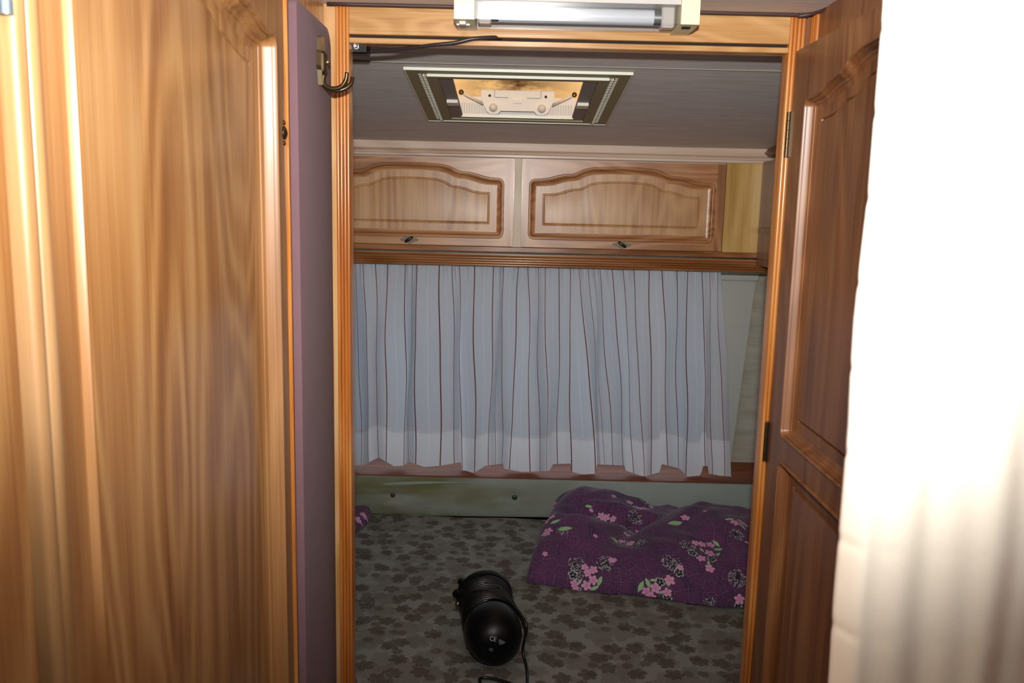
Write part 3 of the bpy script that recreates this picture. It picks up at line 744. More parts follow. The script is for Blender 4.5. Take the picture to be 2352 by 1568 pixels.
# fluted pelmet under the lockers
hp = zpel0-zpel1; pl_ = [(YC+.03, zpel0+.004), (YC+.010, zpel0+.004), (YC+.010, zpel0)]
for k in range(4):
    for j in range(7):
        th = PI*j/6; pl_.append((YC+.004-.003*math.sin(th)-.0004*k, zpel0 - hp*(.12+.22*(k+.5-.5*math.cos(th)))))
pl_ += [(YC+.006, zpel1), (YC+.03, zpel1)]
pel = obj('pelmet', prism(pl_, 'x', -RX+.001, RX-.001), 'pelmet', smooth=True, angle=50)
tag(pel, 'fluted brown oak pelmet rail between the lockers and the window curtain', 'pelmet')
# corner shelf at the right
xs_ = P(1749, 460, YC-.01).x
sh = empty('corner_shelf', (RX-.02, 2.05, P(1755, 540, YC-.02).z), 'brown corner shelf unit with rounded shelf, right of the overhead lockers', 'shelf')
zsh_ = P(1757, 528, YC-.02).z
obj('side_panel', box(xs_, xs_+.012, 1.75, YC-.001, zpel1+.02, ceil(YC)-.03), 'door_dark', sh)
spts = [(RX-.002, 1.7), (RX-.002, YC-.0145), (xs_-.002, YC-.0145)]
cx_ = xs_-.014
for k in range(9): th = PI/2*k/8; spts.append((cx_+.02-.02*math.sin(th+PI/2*0) if False else cx_+.012*(1-math.cos(th-PI/2)) , YC-.016-.03*math.sin(th)))
spts += [(xs_-.002, 1.7)]
obj('shelf_board', prism(spts, 'z', zsh_-.006, zsh_+.006), 'door_dark', sh)
za_ = P(1765, 352, YC-.02).z
obj('top_moulding', prism([(xs_-.002, za_), (xs_+.02, za_+.03), (RX-.002, za_+.045), (RX-.002, za_-.01), (xs_+.01, za_-.01)], 'y', 1.7, YC-.0145), 'door_dark', sh)

# ------------------------------------------------------------------ window, sill
wn = empty('window_1', ((wx0+wx1)/2, YW, zs+.02), kind='structure')
t0, t1 = P(1655, 628, YW).z, P(1680, 1062, YW).z
xo_t, xo_b = P(1734, 640, YW).x, P(1676, 1050, YW).x
xi = wx1-.005
def quadbox(pts, y0, y1): return prism(pts, 'y', y0, y1)
obj('window_frame', merge(quadbox([(xi-.02, t1), (xo_b, t1), (xo_t, t0-.016), (xi-.02, t0-.016)], YW-.010, YW-.001), quadbox([(-xo_t, t0-.016), (-xo_b, t1), (-.54, t1), (-.54, t0-.016)], YW-.010, YW-.001),
    quadbox([(-.54, t1), (xi-.02, t1), (xi-.02, t1+.03), (-.54, t1+.03)], YW-.010, YW-.001)), 'cream_dk', wn)
obj('blind_box', box(-xo_t-.006, xo_t+.006, YW-.024, YW-.001, t0-.018, t0+.03, .003), 'cream_dk', wn)
obj('pane', box(wx0, wx1, YW+.012, YW+.018, zs, ws1), 'glass', wn)
# sill with rounded front, wavy at left
sy0 = P(1190, 1101, 2.26).y
def sillprof():
    p = [(YW-.001, zs+.0), (YW-.001, zs-.02), (2.275, zs-.02), (2.266, zs-.0035)]
    for k in range(7): th = PI/2*k/6; p.append((2.266-.003*math.cos(th), zs-.003+.003*math.sin(th)))
    return p
sill = obj('window_sill', prism(sillprof(), 'x', -RX+.001, RX-.001), 'sill', smooth=True, angle=40)
tag(sill, 'brown wooden window shelf beneath the striped curtain', 'shelf')

# ------------------------------------------------------------------ bolster against the rear wall
def interp(x, xs, ys): return float(np.interp(x, xs, ys))
bz1 = zs-.004; bz0 = ZM+.001
btnL, btnR = P(903, 1135, 2.26), P(1182, 1143, 2.26)
def bol(u, v):
    x = -RX+.004 + (2*RX-.008)*u; th = v
    # section: goes from bottom front, up the front, over the top
    zz_ = bz0 + (bz1-bz0)*min(th*1.15, 1.0); y = 2.262 - .012*math.sin(PI*min(max(th*1.05, 0), 1))**.7
    if th > .87: y = 2.262 + (th-.87)/.13*.012; zz_ = bz1
    sag = math.exp(-((x+.5)/.22)**2)
    y += .004*math.sin(x*9+th*3) - .006*sag*(1 if .5 < th < .87 else .3)
    for b in (btnL, btnR):
        d2 = ((x-b.x)/.03)**2 + ((zz_-b.z)/.018)**2; y += .010*math.exp(-d2)
    return (x, y, zz_)
bs = obj('bolster', grid(bol, 220, 30), 'bolster', smooth=True)
tag(bs, 'long grey-green velour bolster with stains and buttons, one missing, along the rear wall', 'cushion')
lip = [(x, 2.250+.003*math.sin(x*11), zs-.013-.010*math.exp(-((x+.36)/.12)**2)) for x in np.linspace(-RX+.01, -.10, 40)]
obj('piping', tube(lip, .0075, 10, lambda t: max(.15, 1-t**3)), 'bolster', bs, smooth=True)
obj('button_tuft', lathe([(0, .0075), (.003, .0075), (.005, .005), (.0058, .0008)], (btnR.x, 2.266, btnR.z), (0, -1, 0), 18), 'button_tuft', bs, smooth=True)
obj('button_tuft', lathe([(0, .0070), (.002, .0065), (.003, .004), (.0034, .0008)], (btnL.x, 2.255, btnL.z), (0, -1, 0), 18), 'brown_bead', bs, smooth=True)  # dark disc paints the shade inside an empty hollow

# ------------------------------------------------------------------ mattress on its base
def matt(u, v):
    x = -RX+.004+(2*RX-.008)*u; y = 1.335+(2.256-1.335)*v
    z = ZM + .003*math.sin(x*7+1)*math.sin(y*8) + .0015*math.sin(x*23+y*9)
    e = min(u, 1-u, v*.6)*40; 
    if e < 1: z -= .012*(1-math.sqrt(max(0, 1-(1-e)**2)))
    return (x, y, z)
g = grid(matt, 120, 90)
V = list(g[0]); Fc = list(g[1]); nu, nv = 120, 90
bd = [i for i in range(nu+1)] + [(j)*(nu+1)+nu for j in range(1, nv+1)] + [nv*(nu+1)+i for i in range(nu-1, -1, -1)] + [j*(nu+1) for j in range(nv-1, 0, -1)]
k0 = len(V); V += [(V[i][0], V[i][1], ZM-.12) for i in bd]
for i in range(len(bd)): j = (i+1) % len(bd); Fc.append((bd[j], bd[i], k0+i, k0+j))
Fc.append(tuple(k0+i for i in range(len(bd)))[::-1])
mt = obj('mattress', (V, Fc), 'mattress', smooth=True, org=(0, 1.8, ZM-.12), angle=60)
tag(mt, 'bed mattress in taupe ticking with brown flower print filling the rear bedroom', 'mattress')
bb = obj('bed_base', merge(box(-RX+.004, RX-.004, 1.34, 2.45, .0, ZM-.121)), 'oak_z')
tag(bb, 'wooden bed base box under the flower-print mattress', 'bed')

# ------------------------------------------------------------------ purple print, painted as a colour attribute
DPU, LPU, PNK, GRN, BLK, WHT = [np.array(srgb(*c)[:3]) for c in ((64, 40, 72), (138, 88, 136), (232, 164, 214), (158, 204, 150), (22, 22, 34), (190, 200, 196))]
def roses(X, Yc, cell=.028):
    """base print: outlined roses on dark purple"""
    col = np.tile(DPU, (X.size, 1)); best = np.full(X.size, 9.); bx = np.zeros(X.size); by = np.zeros(X.size); bi = np.zeros(X.size); sec = np.full(X.size, 9.)
    ix, iy = np.floor(X/cell).astype(int), np.floor(Yc/cell).astype(int)
    for dx in (-1, 0, 1):
        for dy in (-1, 0, 1):
            cx, cy = ix+dx, iy+dy
            h1 = np.modf(np.abs(np.sin(cx*127.1+cy*311.7)*43758.5))[0]; h2 = np.modf(np.abs(np.sin(cx*269.5+cy*183.3)*43758.5))[0]
            qx, qy = X-(cx+.5+(h1-.5)*.6)*cell, Yc-(cy+.5+(h2-.5)*.6)*cell
            d = np.hypot(qx, qy); m = d < best
            sec = np.where(m, best, np.minimum(sec, d)); best = np.where(m, d, best); bx = np.where(m, qx, bx); by = np.where(m, qy, by); bi = np.where(m, h1, bi)
    th = np.arctan2(by, bx) + bi*6
    val = best + .0014*np.abs(np.cos(th*4)) * (1+best/.006)
    fr = np.modf(val/.0052)[0]; line = (fr < .24) & (best < .017)
    line |= ((sec-best) < .0008)
    k = line.astype(float)[:, None]*.85
    tint = (.55+.45*np.sin(X*21+1)*np.sin(Yc*17+2))[:, None]
    core = np.exp(-(best/.010)**2)[:, None]*.38*tint
    col = col*(1-core) + np.array(srgb(132, 40, 104)[:3])*core
    return col*(1-k) + LPU*(.75+.35*tint)*k
def stamp_flower(col, X, Yc, cx, cy, r, rot, c, outline=False):
    qx, qy = X-cx, Yc-cy; d = np.hypot(qx, qy); th = np.arctan2(qy, qx)+rot
    R_ = r*(.42+.58*np.abs(np.cos(2.5*th))**.55); m = d < R_
    if outline:
        col[m] = BLK; e = (np.abs(d-R_) < r*.11) | ((d < r*.2) & (d > r*.1)); col[e] = WHT
    else:
        sh = np.clip(d/r, 0, 1)[:, None]; cc = c*(.62+.42*sh); cc[:, 0] = c[0]*(.8+.2*sh[:, 0]); cc[:, 1] = c[1]*(.7+.4*sh[:, 0])
        col[m] = cc[m]; col[(d >= R_) & (d < R_*1.12)] *= .4; col[d < r*.1] = np.array(srgb(230, 130, 110)[:3])
def stamp_leaf(col, X, Yc, cx, cy, l, rot):
    qx, qy = X-cx, Yc-cy; a = qx*math.cos(rot)+qy*math.sin(rot); b = -qx*math.sin(rot)+qy*math.cos(rot)
    t = a/l; m = (np.abs(t) < 1) & (np.abs(b) < l*.36*(1-t*t)); col[m] = GRN
def stamp_dots(col, X, Yc, cx, cy, r, seed):
    rg = np.random.default_rng(seed); d0 = np.hypot(X-cx, Yc-cy)
    loc = np.where(d0 < r*1.2)[0]
    if loc.size == 0: return
    col[loc] = col[loc]*(1-.75*np.clip(1.1-d0[loc]/r, 0, 1))[:, None] + BLK*(.75*np.clip(1.1-d0[loc]/r, 0, 1))[:, None]
    for _ in range(int(70*(r/.018)**2)):
        a = rg.uniform(0, 2*PI); q = r*math.sqrt(rg.uniform(0, 1)); ex, ey = cx+q*math.cos(a), cy+q*math.sin(a)
        j = np.hypot(X[loc]-ex, Yc[loc]-ey) < .0010; col[loc[j]] = WHT
def set_cols(o, col):
    me = o.data; at = me.color_attributes.new('print', 'FLOAT_COLOR', 'POINT')
    at.data.foreach_set('color', np.concatenate([col, np.ones((len(col), 1))], 1).astype(np.float32).ravel())
M['duvet'] = fabric('purple_flower_print_cotton', (1, 1, 1, 1), 0, 500, .85, .25, .1, vcol='print')
def np_grid_obj(name, XYZ, nu, nv, mat):
    """fast grid mesh from (nv+1, nu+1, 3) array"""
    a = XYZ.reshape(-1, 3); mn, mx_ = a.min(0), a.max(0); org = np.array([(mn[0]+mx_[0])/2, (mn[1]+mx_[1])/2, mn[2]])
    me = bpy.data.meshes.new(name); n = nu*nv
    i = np.arange(nu); j = np.arange(nv)[:, None]; b = (j*(nu+1)+i)
    f = np.stack([b, b+1, b+nu+2, b+nu+1], -1).reshape(-1)
    me.vertices.add(len(a)); me.vertices.foreach_set('co', (a-org).astype(np.float32).ravel())
    me.loops.add(n*4); me.loops.foreach_set('vertex_index', f.astype(np.int32))
    me.polygons.add(n); me.polygons.foreach_set('loop_start', (np.arange(n)*4).astype(np.int32))
    me.polygons.foreach_set('use_smooth', np.ones(n, bool)); me.update(calc_edges=True); me.validate()
    me.materials.append(M[mat]); o = bpy.data.objects.new(name, me); link(o, None, org); return o
# ---- duvet: a folded quilt; rows run from the front hem over the top to the back
NU, NV = 620, 560
U = np.linspace(0, 1, NU+1)[None, :]; Vv = np.linspace(0, 1, NV+1)[:, None]
f0, f1 = PZp(1212, 1346, ZM), PZp(1700, 1402, ZM)
bk = 2.235
xr_ = RX-.03
def front_y(x): return f0.y + (f1.y-f0.y)*(x-f0.x)/(f1.x-f0.x) + .006*np.sin(x*26)
xleft0, xleft1 = f0.x-.004, P(1263, 1160, 2.2).x      # left edge at front / back
s = Vv**1.5
X = (xleft0 + (xleft1-xleft0)*np.clip(s*1.1, 0, 1)**1.2) + U*(xr_-(xleft0 + (xleft1-xleft0)*np.clip(s*1.1, 0, 1)**1.2))
yf_ = front_y(X); Yg = yf_ + (bk-yf_)*s
dl = (X - X[:, :1]); dfr = (Yg-yf_)
def edge(d, r): t = np.clip(d/r, 0, 1); return np.sqrt(np.clip(1-(1-t)**2, 0, 1))
def G(cx, cy, sx, sy_, rot=0.):
    a = (X-cx)*math.cos(rot)+(Yg-cy)*math.sin(rot); b = -(X-cx)*math.sin(rot)+(Yg-cy)*math.cos(rot)
    return np.exp(-(a/sx)**2-(b/sy_)**2)
top_ = .078 + .030*G(.15, 1.98, .16, .07) + .044*G(.50, 1.98, .14, .13) - .060*G(.24, 2.07, .13, .032, .25) - .045*G(.31, 2.01, .04, .11, -.55)
top_ += .018*G(.17, 2.20, .13, .045) - .01*G(.36, 2.17, .10, .05) - .03*G(.47, 2.20, .05, .06) + .012*G(.60, 2.18, .1, .06) + .014*G(.26, 2.135, .09, .018, .1)
sil = [(1262, 1143), (1330, 1131), (1392, 1130), (1430, 1142), (1470, 1158), (1500, 1172), (1540, 1164), (1572, 1173), (1610, 1166), (1660, 1170), (1720, 1178), (1800, 1190)]
sp_ = [P(a, b, 2.19) for a, b in sil]
tgt = np.interp(X, [q.x for q in sp_], [q.z-ZM-.006 for q in sp_])
wt = 1/(1+np.exp(-(Yg-2.135-.02*np.sin(X*9))/.008)); wt = wt*.97
top_ = top_*(1-wt) + tgt*wt
top_ += .004*np.sin(X*38+Yg*20) + .003*np.sin(X*20-Yg*47) + .002*np.sin(X*80+3*np.sin(Yg*30))
hgt = top_*edge(dfr, .10)*edge(dl, .05)*np.clip((1-s)/.02, 0, 1)**.5
Zg = ZM + .006 + hgt
XYZ = np.stack([X, Yg, Zg], -1)
du = np_grid_obj('duvet', XYZ, NU, NV, 'duvet')
tag(du, 'folded purple duvet with pink flower print lying on the mattress at right', 'duvet')
fy = np.concatenate([np.zeros((1, NU+1)), np.cumsum(np.hypot(np.diff(Yg, axis=0), np.diff(Zg, axis=0)), 0)], 0)
fx = X
pxs, pys = project(XYZ.reshape(-1, 3)); FX, FY = fx.ravel(), fy.ravel()
col = roses(FX, FY)
front_mask = np.ones(len(FX), bool)
def at_px(zx, zy):
    px, py = 1180+zx/4.055, 1100+zy/4.055; d = (pxs-px)**2+(pys-py)**2; i = int(np.argmin(d + 0*FY)); return FX[i], FY[i]
for i, (zx, zy, r) in enumerate([(590, 790, .019), (850, 780, .019), (1470, 775, .021), (2090, 920, .022), (1130, 350, .02), (1050, 460, .02), (2070, 520, .018), (1620, 620, .018), (1190, 590, .014), (600, 890, .012), (180, 650, .010), (1820, 1150, .013), (750, 380, .012), (450, 480, .014)]):
    cx, cy = at_px(zx, zy); stamp_dots(col, FX, FY, cx, cy, r, i)
for zx, zy, r, a in [(800, 950, .012, 1.2), (750, 1015, .011, .5), (612, 962, .009, 1.), (1185, 1000, .014, 1.1), (1250, 970, .012, 2.), (1385, 1050, .010, .4), (1430, 970, .008, 2.), (1300, 940, .008, .2), (1885, 600, .012, 2.1), (1900, 655, .012, .3), (1905, 700, .009, 1.), (1815, 785, .009, 1.5), (1750, 660, .008, 2.), (950, 575, .013, 1.9), (930, 555, .009, .4), (480, 460, .018, .2), (390, 395, .014, .5), (1500, 410, .022, .6), (1610, 350, .02, .6), (2010, 370, .013, .3), (2130, 440, .012, 2.), (350, 270, .013, 1.6), (840, 410, .012, .3), (700, 250, .010, .2), (1120, 255, .008, 1.)]:
    cx, cy = at_px(zx, zy); stamp_leaf(col, FX, FY, cx, cy, r, a)
for zx, zy in [(550, 890), (1360, 960), (1845, 740), (1665, 685), (405, 345), (1430, 1110), (1210, 200), (2090, 1190), (1540, 870), (1030, 600), (590, 1035)]:
    cx, cy = at_px(zx, zy); stamp_flower(col, FX, FY, cx, cy, .0098, zx, BLK, True)
for k, (zx, zy, r) in enumerate([(665, 820, .0095), (740, 842, .0105), (690, 875, .010), (740, 942, .012), (675, 992, .0125), (570, 975, .011), (575, 1052, .010), (1455, 940, .0125), (1322, 1015, .013), (1235, 1047, .0115), (1430, 1052, .011), (1280, 1100, .012),
        (1695, 595, .0095), (1752, 605, .011), (1830, 612, .0115), (1828, 688, .013), (1748, 735, .0115), (1828, 830, .0115), (1060, 520, .011), (1010, 580, .011), (1085, 600, .0115), (345, 350, .011), (275, 410, .0125), (320, 480, .012), (300, 510, .012), (520, 432, .010),
        (815, 345, .011), (860, 360, .012), (925, 372, .010), (1170, 272, .0125), (1230, 275, .0125), (1280, 262, .009), (2060, 400, .0125), (2120, 400, .0125), (2150, 420, .010), (290, 695, .0070), (910, 755, .0085), (940, 750, .006), (1548, 820, .0085), (2100, 1120, .0125), (760, 530, .0065), (935, 160, .0085), (1600, 360, .012), (345, 240, .012), (350, 300, .010), (1080, 215, .011), (720, 290, .006), (1145, 485, .0045), (2170, 590, .006), (1610, 295, .006), (1780, 297, .006)]):
    cx, cy = at_px(zx, zy); stamp_flower(col, FX, FY, cx, cy, r*.92, k*1.7, PNK)
set_cols(du, col)
# ---- purple blanket along the left side of the bed
NU2, NV2 = 220, 420
U = np.linspace(0, 1, NU2+1)[None, :]; Vv = np.linspace(0, 1, NV2+1)[:, None]
e0, e1 = PZp(822, 1560, ZM+.02), PZp(846, 1190, ZM+.02)
Yb = e0.y-.10 + (2.235-e0.y+.10)*Vv + 0*U
xe = np.interp(Yb[:, 0], [e0.y-.1, e0.y, e1.y-.12, e1.y], [e0.x-.005, e0.x, e1.x-.035, e1.x])[:, None]
Xb = -RX+.02 + (xe+RX-.02)*U
hb_ = .030*edge(xe-Xb, .02)*edge(Yb-Yb[:1], .02)*edge(2.236-Yb, .01) + .006*np.sin(Xb*25+Yb*13)*edge(xe-Xb, .06)
XYZ = np.stack([Xb, Yb, ZM+.006+hb_], -1)
bl = np_grid_obj('blanket', XYZ, NU2, NV2, 'duvet')
tag(bl, 'purple printed blanket at the left edge of the mattress, mostly behind the left post', 'blanket')
fx, fy_ = Xb.ravel(), Yb.ravel(); col = roses(fx+3, fy_+2)
p = P(822, 1218, 2.15); stamp_flower(col, fx, fy_, p.x, 2.14, .012, 0, PNK)
stamp_flower(col, fx, fy_, float(e1.x)-.012, 2.17, .010, 1, PNK); stamp_flower(col, fx, fy_, float(e0.x)-.012, float(e0.y)+.02, .012, 1, PNK)
set_cols(bl, col)

# ------------------------------------------------------------------ black corded appliance
g1 = PZp(1150, 1500, ZM); g0 = PZp(1118, 1372, ZM)
ax = Vector((g0.x-g1.x, g0.y-g1.y, 0)).normalized()
R_ = .056; org = Vector((PZp(1141, 1460, ZM+R_).x, PZp(1141, 1490, ZM+R_).y, ZM+R_+.007))
Ln = .200
ap = empty('corded_appliance', (org.x, org.y+.1, ZM), 'black cylindrical electrical appliance with its cord wound around, lying on the mattress', 'appliance')
prof = [(-.010, .001), (-.009, .015), (-.005, .029), (.004, .040), (.018, .048), (.036, .0525), (.052, .0535), (.064, .0530), (.070, .0515), (.072, .046)]
obj('domed_end', lathe(prof, org, ax, 56), 'black', ap, smooth=True, angle=60)
body = obj('body', lathe([(.070, .040), (.09, .042), (.11, .043), (Ln-.012, .042)], org, ax, 48), 'black', ap, smooth=True, angle=60)
obj('rear_flange', lathe([(Ln-.016, .040), (Ln-.014, .055), (Ln-.006, .0575), (Ln, .055), (Ln+.006, .044), (Ln+.008, .001)], org, ax, 48), 'black', ap, smooth=True, angle=60)
sd = Vector((0, 0, 1)).cross(ax).normalized()   # points to the left/right
up = Vector((0, 0, 1))
coil = []; turns = 15
for k in range(turns*28+1):
    t = k/(turns*28); th = 2*PI*turns*t; rr = .0505+.001*math.sin(9*t)
    coil.append(org + ax*(.077+(Ln-.100)*t) + up*rr*math.cos(th) + sd*rr*math.sin(th))
obj('cord_coil', tube(coil, .0033, 8), 'black_ribbed', ap, smooth=True)
def onb(s_, th, rr=.052): return org + ax*s_ + up*rr*math.cos(th) + sd*rr*math.sin(th)
sg = 1 if sd.x > 0 else -1
c1 = [onb(.155, sg*-1.3), onb(.135, sg*-.7), onb(.115, sg*-.2), onb(.10, sg*.2), onb(.085, sg*.6, .055), onb(.06, sg*1.0, .059), onb(.035, sg*1.35, .062), PZp(1201, 1490, ZM+.03), PZp(1209, 1530, ZM+.008), PZp(1211, 1560, ZM+.005), PZp(1208, 1572, ZM+.005), PZp(1180, 1571, ZM+.005), PZp(1150, 1562, ZM+.005), PZp(1120, 1556, ZM+.005), PZp(1104, 1557, ZM+.005), PZp(1102, 1565, ZM+.005), PZp(1112, 1590, ZM+.005)]
obj('cord', tube(spline(c1, 8), .0028, 8), 'black_cable', ap, smooth=True)
c2 = [onb(.148, sg*-.1, .051), onb(.14, sg*.35, .052), onb(.12, sg*.85, .053), onb(.09, sg*1.25, .055), onb(.05, sg*1.5, .060), onb(.03, sg*1.75, .059)]
obj('cord', tube(spline(c2, 8), .0024, 8), 'black_cable', ap, smooth=True)
obj('nozzle_clip', merge(tube([onb(Ln-.01, sg*-1.0, .05), onb(Ln+.006, sg*-1.0, .056)], .008, 12), tube([onb(Ln-.025, sg*-1.35, .05), onb(Ln-.01, sg*-1.35, .060)], .009, 12), tube([onb(Ln-.045, sg*-1.45, .052), onb(Ln-.04, sg*-1.45, .060)], .005, 12)), 'black', ap, smooth=True, angle=50)
obj('stud', lathe([(0, .0035), (.002, .003), (.0035, .0008)], onb(Ln-.05, sg*-1.4, .058), (-.6, -.6, .5), 12), 'steel', ap, smooth=True)
# printed marks on the dome
def mark(px, py, w_, h_, mat, name):
    d = ray(px, py); best = None
    # hit the dome by marching
    for k in range(4000):
        t = 1.2 + k*.0002; q = EYE + d*t; r = q-org; s_ = r.dot(ax); rad = (r-ax*s_).length
        if -.010 < s_ < .068:
            rp = np.interp(s_, [a for a, b in prof], [b for a, b in prof])
            if rad <= rp: best = q; break
    if best is None: return
    r = best-org; s_ = r.dot(ax); nrm = ((r-ax*s_).normalized()*.6 - ax*.8*(1 if s_ < .02 else .2)).normalized()
    x = nrm.cross(Vector((0, 0, 1))).normalized()*-1; y = nrm.cross(x)
    if name == 'printed_mark':
        cu = bpy.data.curves.new(name, 'FONT'); cu.body = 'CE'; cu.size = h_; cu.extrude = .0002; cu.materials.append(M[mat])
        tmp = bpy.data.objects.new('tmp_text', cu); COL.objects.link(tmp); bpy.context.view_layer.update()
        me = bpy.data.meshes.new_from_object(tmp.evaluated_get(bpy.context.evaluated_depsgraph_get())); bpy.data.objects.remove(tmp)
        o = bpy.data.objects.new(name, me); COL.objects.link(o); o.parent = ap
        mt_ = Matrix((x, nrm.cross(x), nrm)).transposed().to_4x4(); mt_.translation = best + nrm*.0008 - ORG[ap.name]
        o.matrix_local = mt_
        return
    c = best + nrm*.0012
    V = [c - x*w_/2 - y*h_/2, c + x*w_/2 - y*h_/2, c + x*w_/2 + y*h_/2, c - x*w_/2 + y*h_/2]; V += [v - nrm*.003 for v in V]
    obj(name, fixn([tuple(v) for v in V], [(0, 1, 2, 3), (4, 5, 6, 7), (0, 1, 5, 4), (1, 2, 6, 5), (2, 3, 7, 6), (3, 0, 4, 7)]), mat, ap)
mark(1124, 1470, .01, .011, 'white_print', 'printed_mark')
mark(1152, 1473, .011, .009, 'grey_label', 'rating_label')
mark(1126, 1491, .010, .005, 'grey_label', 'rating_label')

# ------------------------------------------------------------------ striped window curtain
hemx = [815, 830, 846, 870, 886, 929, 938, 953, 1012, 1044, 1062, 1090, 1122, 1138, 1153, 1169, 1219, 1241, 1255, 1280, 1312, 1370, 1377, 1388, 1407, 1431, 1456, 1481, 1495, 1534, 1558, 1575, 1621, 1637, 1666, 1681]
topx = [806, 818, 833, 862, 890, 932, 947, 956, 1010, 1038, 1054, 1090, 1135, 1150, 1156, 1192, 1212, 1237, 1252, 1284, 1310, 1329, 1350, 1362, 1377, 1406, 1430, 1455, 1492, 1520, 1556, 1580, 1613, 1630, 1648, 1656]
# continue left behind the post
ext = [815-26*k for k in range(1, 12)][::-1]; hemx = ext + hemx; topx = [806-26*k for k in range(1, 12)][::-1] + topx
nS = len(hemx)
dep = [0.]
sg_ = 1
for k in range(1, nS):
    dx = hemx[k]-hemx[k-1]; st = math.sqrt(max(0, 50**2-min(dx, 50)**2))/50
    v = dep[-1] + sg_*st*.9
    if v > 1 or v < -1: v = max(-1, min(1, v))
    dep.append(v)
    if abs(v) > .75 or st < .5: sg_ = -1 if v > 0 else 1
botx = [813, 835, 870, 905, 925, 940, 975, 1010, 1059, 1061, 1090, 1115, 1155, 1158, 1200, 1262, 1270, 1310, 1312, 1340, 1368, 1371, 1434, 1437, 1480, 1515, 1519, 1560, 1580, 1610, 1613, 1625, 1628, 1655, 1682]
boty = [1068, 1068, 1050, 1070, 1069, 1060, 1072, 1069, 1061, 1083, 1085, 1069, 1064, 1076, 1083, 1081, 1065, 1064, 1083, 1089, 1087, 1066, 1068, 1080, 1094, 1084, 1065, 1075, 1094, 1095, 1070, 1070, 1087, 1092, 1094]
def cub(xs, ys, x): return np.interp(x, xs, ys)
us = np.arange(nS); NUc = (nS-1)*14; NVc = 90; vmax = .835
uu = np.linspace(0, nS-1, NUc+1)
def smooth(a, k=5):
    p = np.pad(a, k, mode='edge'); kern = np.hanning(2*k+3)[1:-1]; return np.convolve(p, kern/kern.sum(), 'valid')
hx_, tx_, dp_ = [smooth(np.interp(uu, us, np.array(a, float)), kk) for a, kk in ((hemx, 2), (topx, 2), (dep, 6))]
topz = P(1190, 610, 2.292).z
def curtain_pt(i, v):
    # v: 0 top ... 1 bottom
    e = v**.8; px = tx_[i]*(1-e) + hx_[i]*e + 9*math.sin(uu[i]*1.9+v*4.2)*v*(1-v)*1.6 + 2.5*math.sin(uu[i]*.9+v*11)*v*(1-v)*2
    amp = .026*(.35+.65*min(1, v*3)); Y = 2.292 - amp*dp_[i] - .004*math.sin(uu[i]*2.9)*v + .0028*(math.sin(uu[i]*8.3)+.7*math.sin(uu[i]*14.1+1))*max(0, 1-v*9)**1.3 + .0035*math.sin(uu[i]*1.13+v*2.2)
    by = np.interp(hx_[i], botx, boty)
    zb = max(P(1250, by + (hx_[i]-1250)*0.0, Y).z - (hx_[i]-1250)*0.0, zs+.002) if False else max(P(hx_[i], by, Y).z, zs+.0006)
    z = topz + (zb-topz)*v
    x0 = P(px, 784, Y)
    # keep the horizontal place of the stripe at the camera's height row
    yy = 610 + (1075-610)*v
    x = P(px, yy, Y).x
    return (x, Y, z)
V = [curtain_pt(i, j/NVc) for j in range(NVc+1) for i in range(NUc+1)]
jh = int(NVc*vmax)
def curtain_mat(name, base, transl, ta):
    q = NT(name); uvn = q.n('ShaderNodeUVMap'); uvn.uv_map = 'cloth'; sp = q.n('ShaderNodeSeparateXYZ'); q.l(uvn.outputs[0], sp.inputs[0])
    fr = q.math('FRACT', q.math('ADD', sp.outputs[0], .5)); d = q.math('ABSOLUTE', q.math('SUBTRACT', fr, .5))
    red = q.math('LESS_THAN', d, .032)
    wob = q.math('LESS_THAN', q.math('ABSOLUTE', q.math('SUBTRACT', q.math('FRACT', sp.outputs[0]), .52)), .012)
    wv = q.noise(q.vmath('MULTIPLY', uvn.outputs[0], (60, 600, 1)), 1, 2)
    wv2 = q.noise(q.vmath('MULTIPLY', uvn.outputs[0], (9, 3, 1)), 1, 3)
    c = q.mix(wv2, tuple(x*.92 for x in base[:3])+(1,), base); c = q.mix(q.math('MULTIPLY', wv, .25), c, srgb(186, 190, 200))
    c = q.mix(q.math('MULTIPLY', wob, .35), c, srgb(240, 240, 244))
    c = q.mix(q.math('MULTIPLY', red, .95), c, srgb(104, 34, 30))
    q.l(c, q.b.inputs['Base Color']); q.set(Roughness=.8, Sheen_Weight=.15); q.bump(wv, .2, .0004)
    t = q.n('ShaderNodeBsdfTranslucent'); q.l(q.mix(1., c, ta, 'MULTIPLY'), t.inputs[0])
    mx = q.n('ShaderNodeMixShader'); mx.inputs[0].default_value = transl
    q.l(q.b.outputs[0], mx.inputs[1]); q.l(t.outputs[0], mx.inputs[2]); q.l(mx.outputs[0], q.out.inputs[0]); return q.m
M['voile'] = curtain_mat('pale_blue_grey_voile', srgb(196, 199, 206), .13, (.9, .95, 1, 1))
M['hem'] = curtain_mat('doubled_voile_hem', srgb(226, 229, 236), .10, (.9, .95, 1, 1))
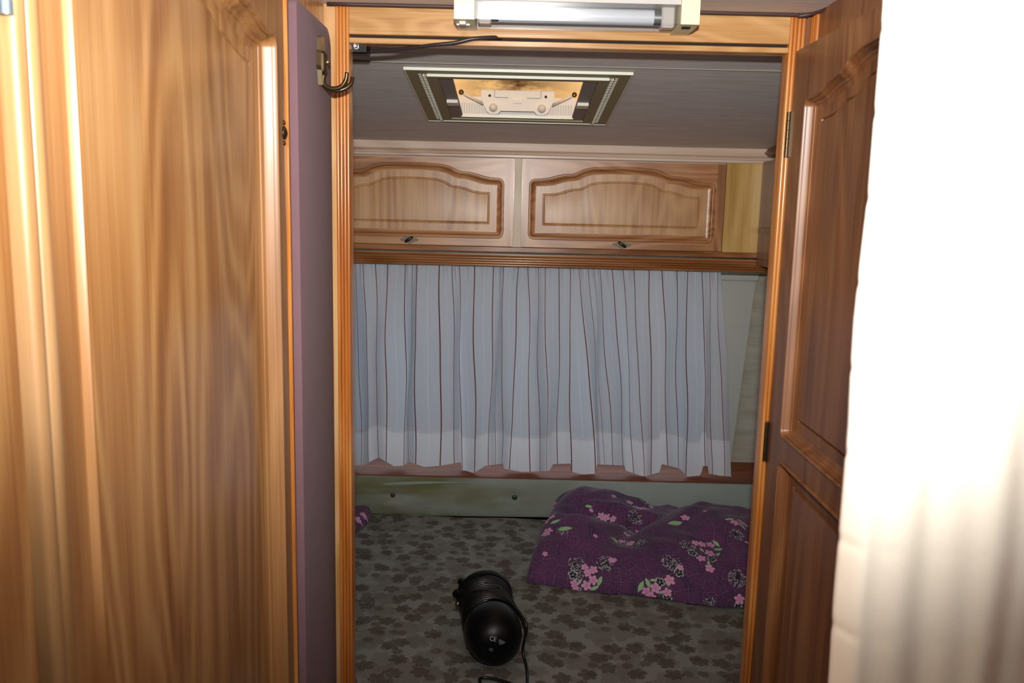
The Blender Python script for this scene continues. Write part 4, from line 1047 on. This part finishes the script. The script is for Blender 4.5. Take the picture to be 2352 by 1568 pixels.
def rows(j0, j1, off=0.):
    vv = [(V[j*(NUc+1)+i][0], V[j*(NUc+1)+i][1]-off, V[j*(NUc+1)+i][2]) for j in range(j0, j1+1) for i in range(NUc+1)]
    n = NUc+1; return vv, [(j*n+i, (j)*n+i+1, (j+1)*n+i+1, (j+1)*n+i) for j in range(j1-j0) for i in range(NUc)]
def add_uv(o, j0, j1):
    me = o.data; uv = me.uv_layers.new(name='cloth'); n = NUc+1
    li = np.zeros(len(me.loops), np.int32); me.loops.foreach_get('vertex_index', li)
    uvs = np.stack([uu[li % n], (li//n + j0)/NVc], 1).astype(np.float32); uv.data.foreach_set('uv', uvs.ravel())
cu = obj('window_curtain', rows(0, jh), 'voile', smooth=True)
add_uv(cu, 0, jh); tag(cu, 'gathered pale blue-grey curtain with thin red stripes across the rear window', 'curtain')
he = obj('hem', rows(jh-1, NVc, .0012), 'hem', cu, smooth=True); add_uv(he, jh-1, NVc)
obj('curtain_rod', tube([(-RX+.01, 2.302, topz-.004), (RX-.05, 2.302, topz-.004)], .003, 8), 'cream', cu, smooth=True)

# ------------------------------------------------------------------ cream curtain close at the right
ey = [-260, 0, 200, 450, 600, 750, 870, 1000, 1200, 1400, 1568, 1900]; exx = [2078, 2066, 2050, 2030, 2012, 1996, 1988, 1982, 1965, 1948, 1938, 1915]
NUf, NVf = 160, 260
def fc(u, v):
    py = -230 + (1960+230)*v; px0 = np.interp(py, ey, exx) + 2.5*max(0, math.sin(py*.031))**12
    s_ = u
    Y = .430 + .0035*math.sin(s_*9.5+.6+.8*v) + .0014*math.sin(s_*23+v*2) - .001*math.sin(s_*47)*(.3+.7*v)
    if s_ < .06: Y += .014*(1-s_/.06)**2
    a = P(px0, py, .43); z = a.z; x = a.x + (.345-a.x)*s_ + .003*math.sin(v*14+s_*9)*s_
    return (x, Y, z)
fcu = obj('curtain', grid(fc, NUf, NVf), 'white_cloth', smooth=True)
tag(fcu, 'plain cream-white curtain hanging close by in front of the open door at right', 'curtain')
md = fcu.modifiers.new('thickness', 'SOLIDIFY'); md.thickness = .0012
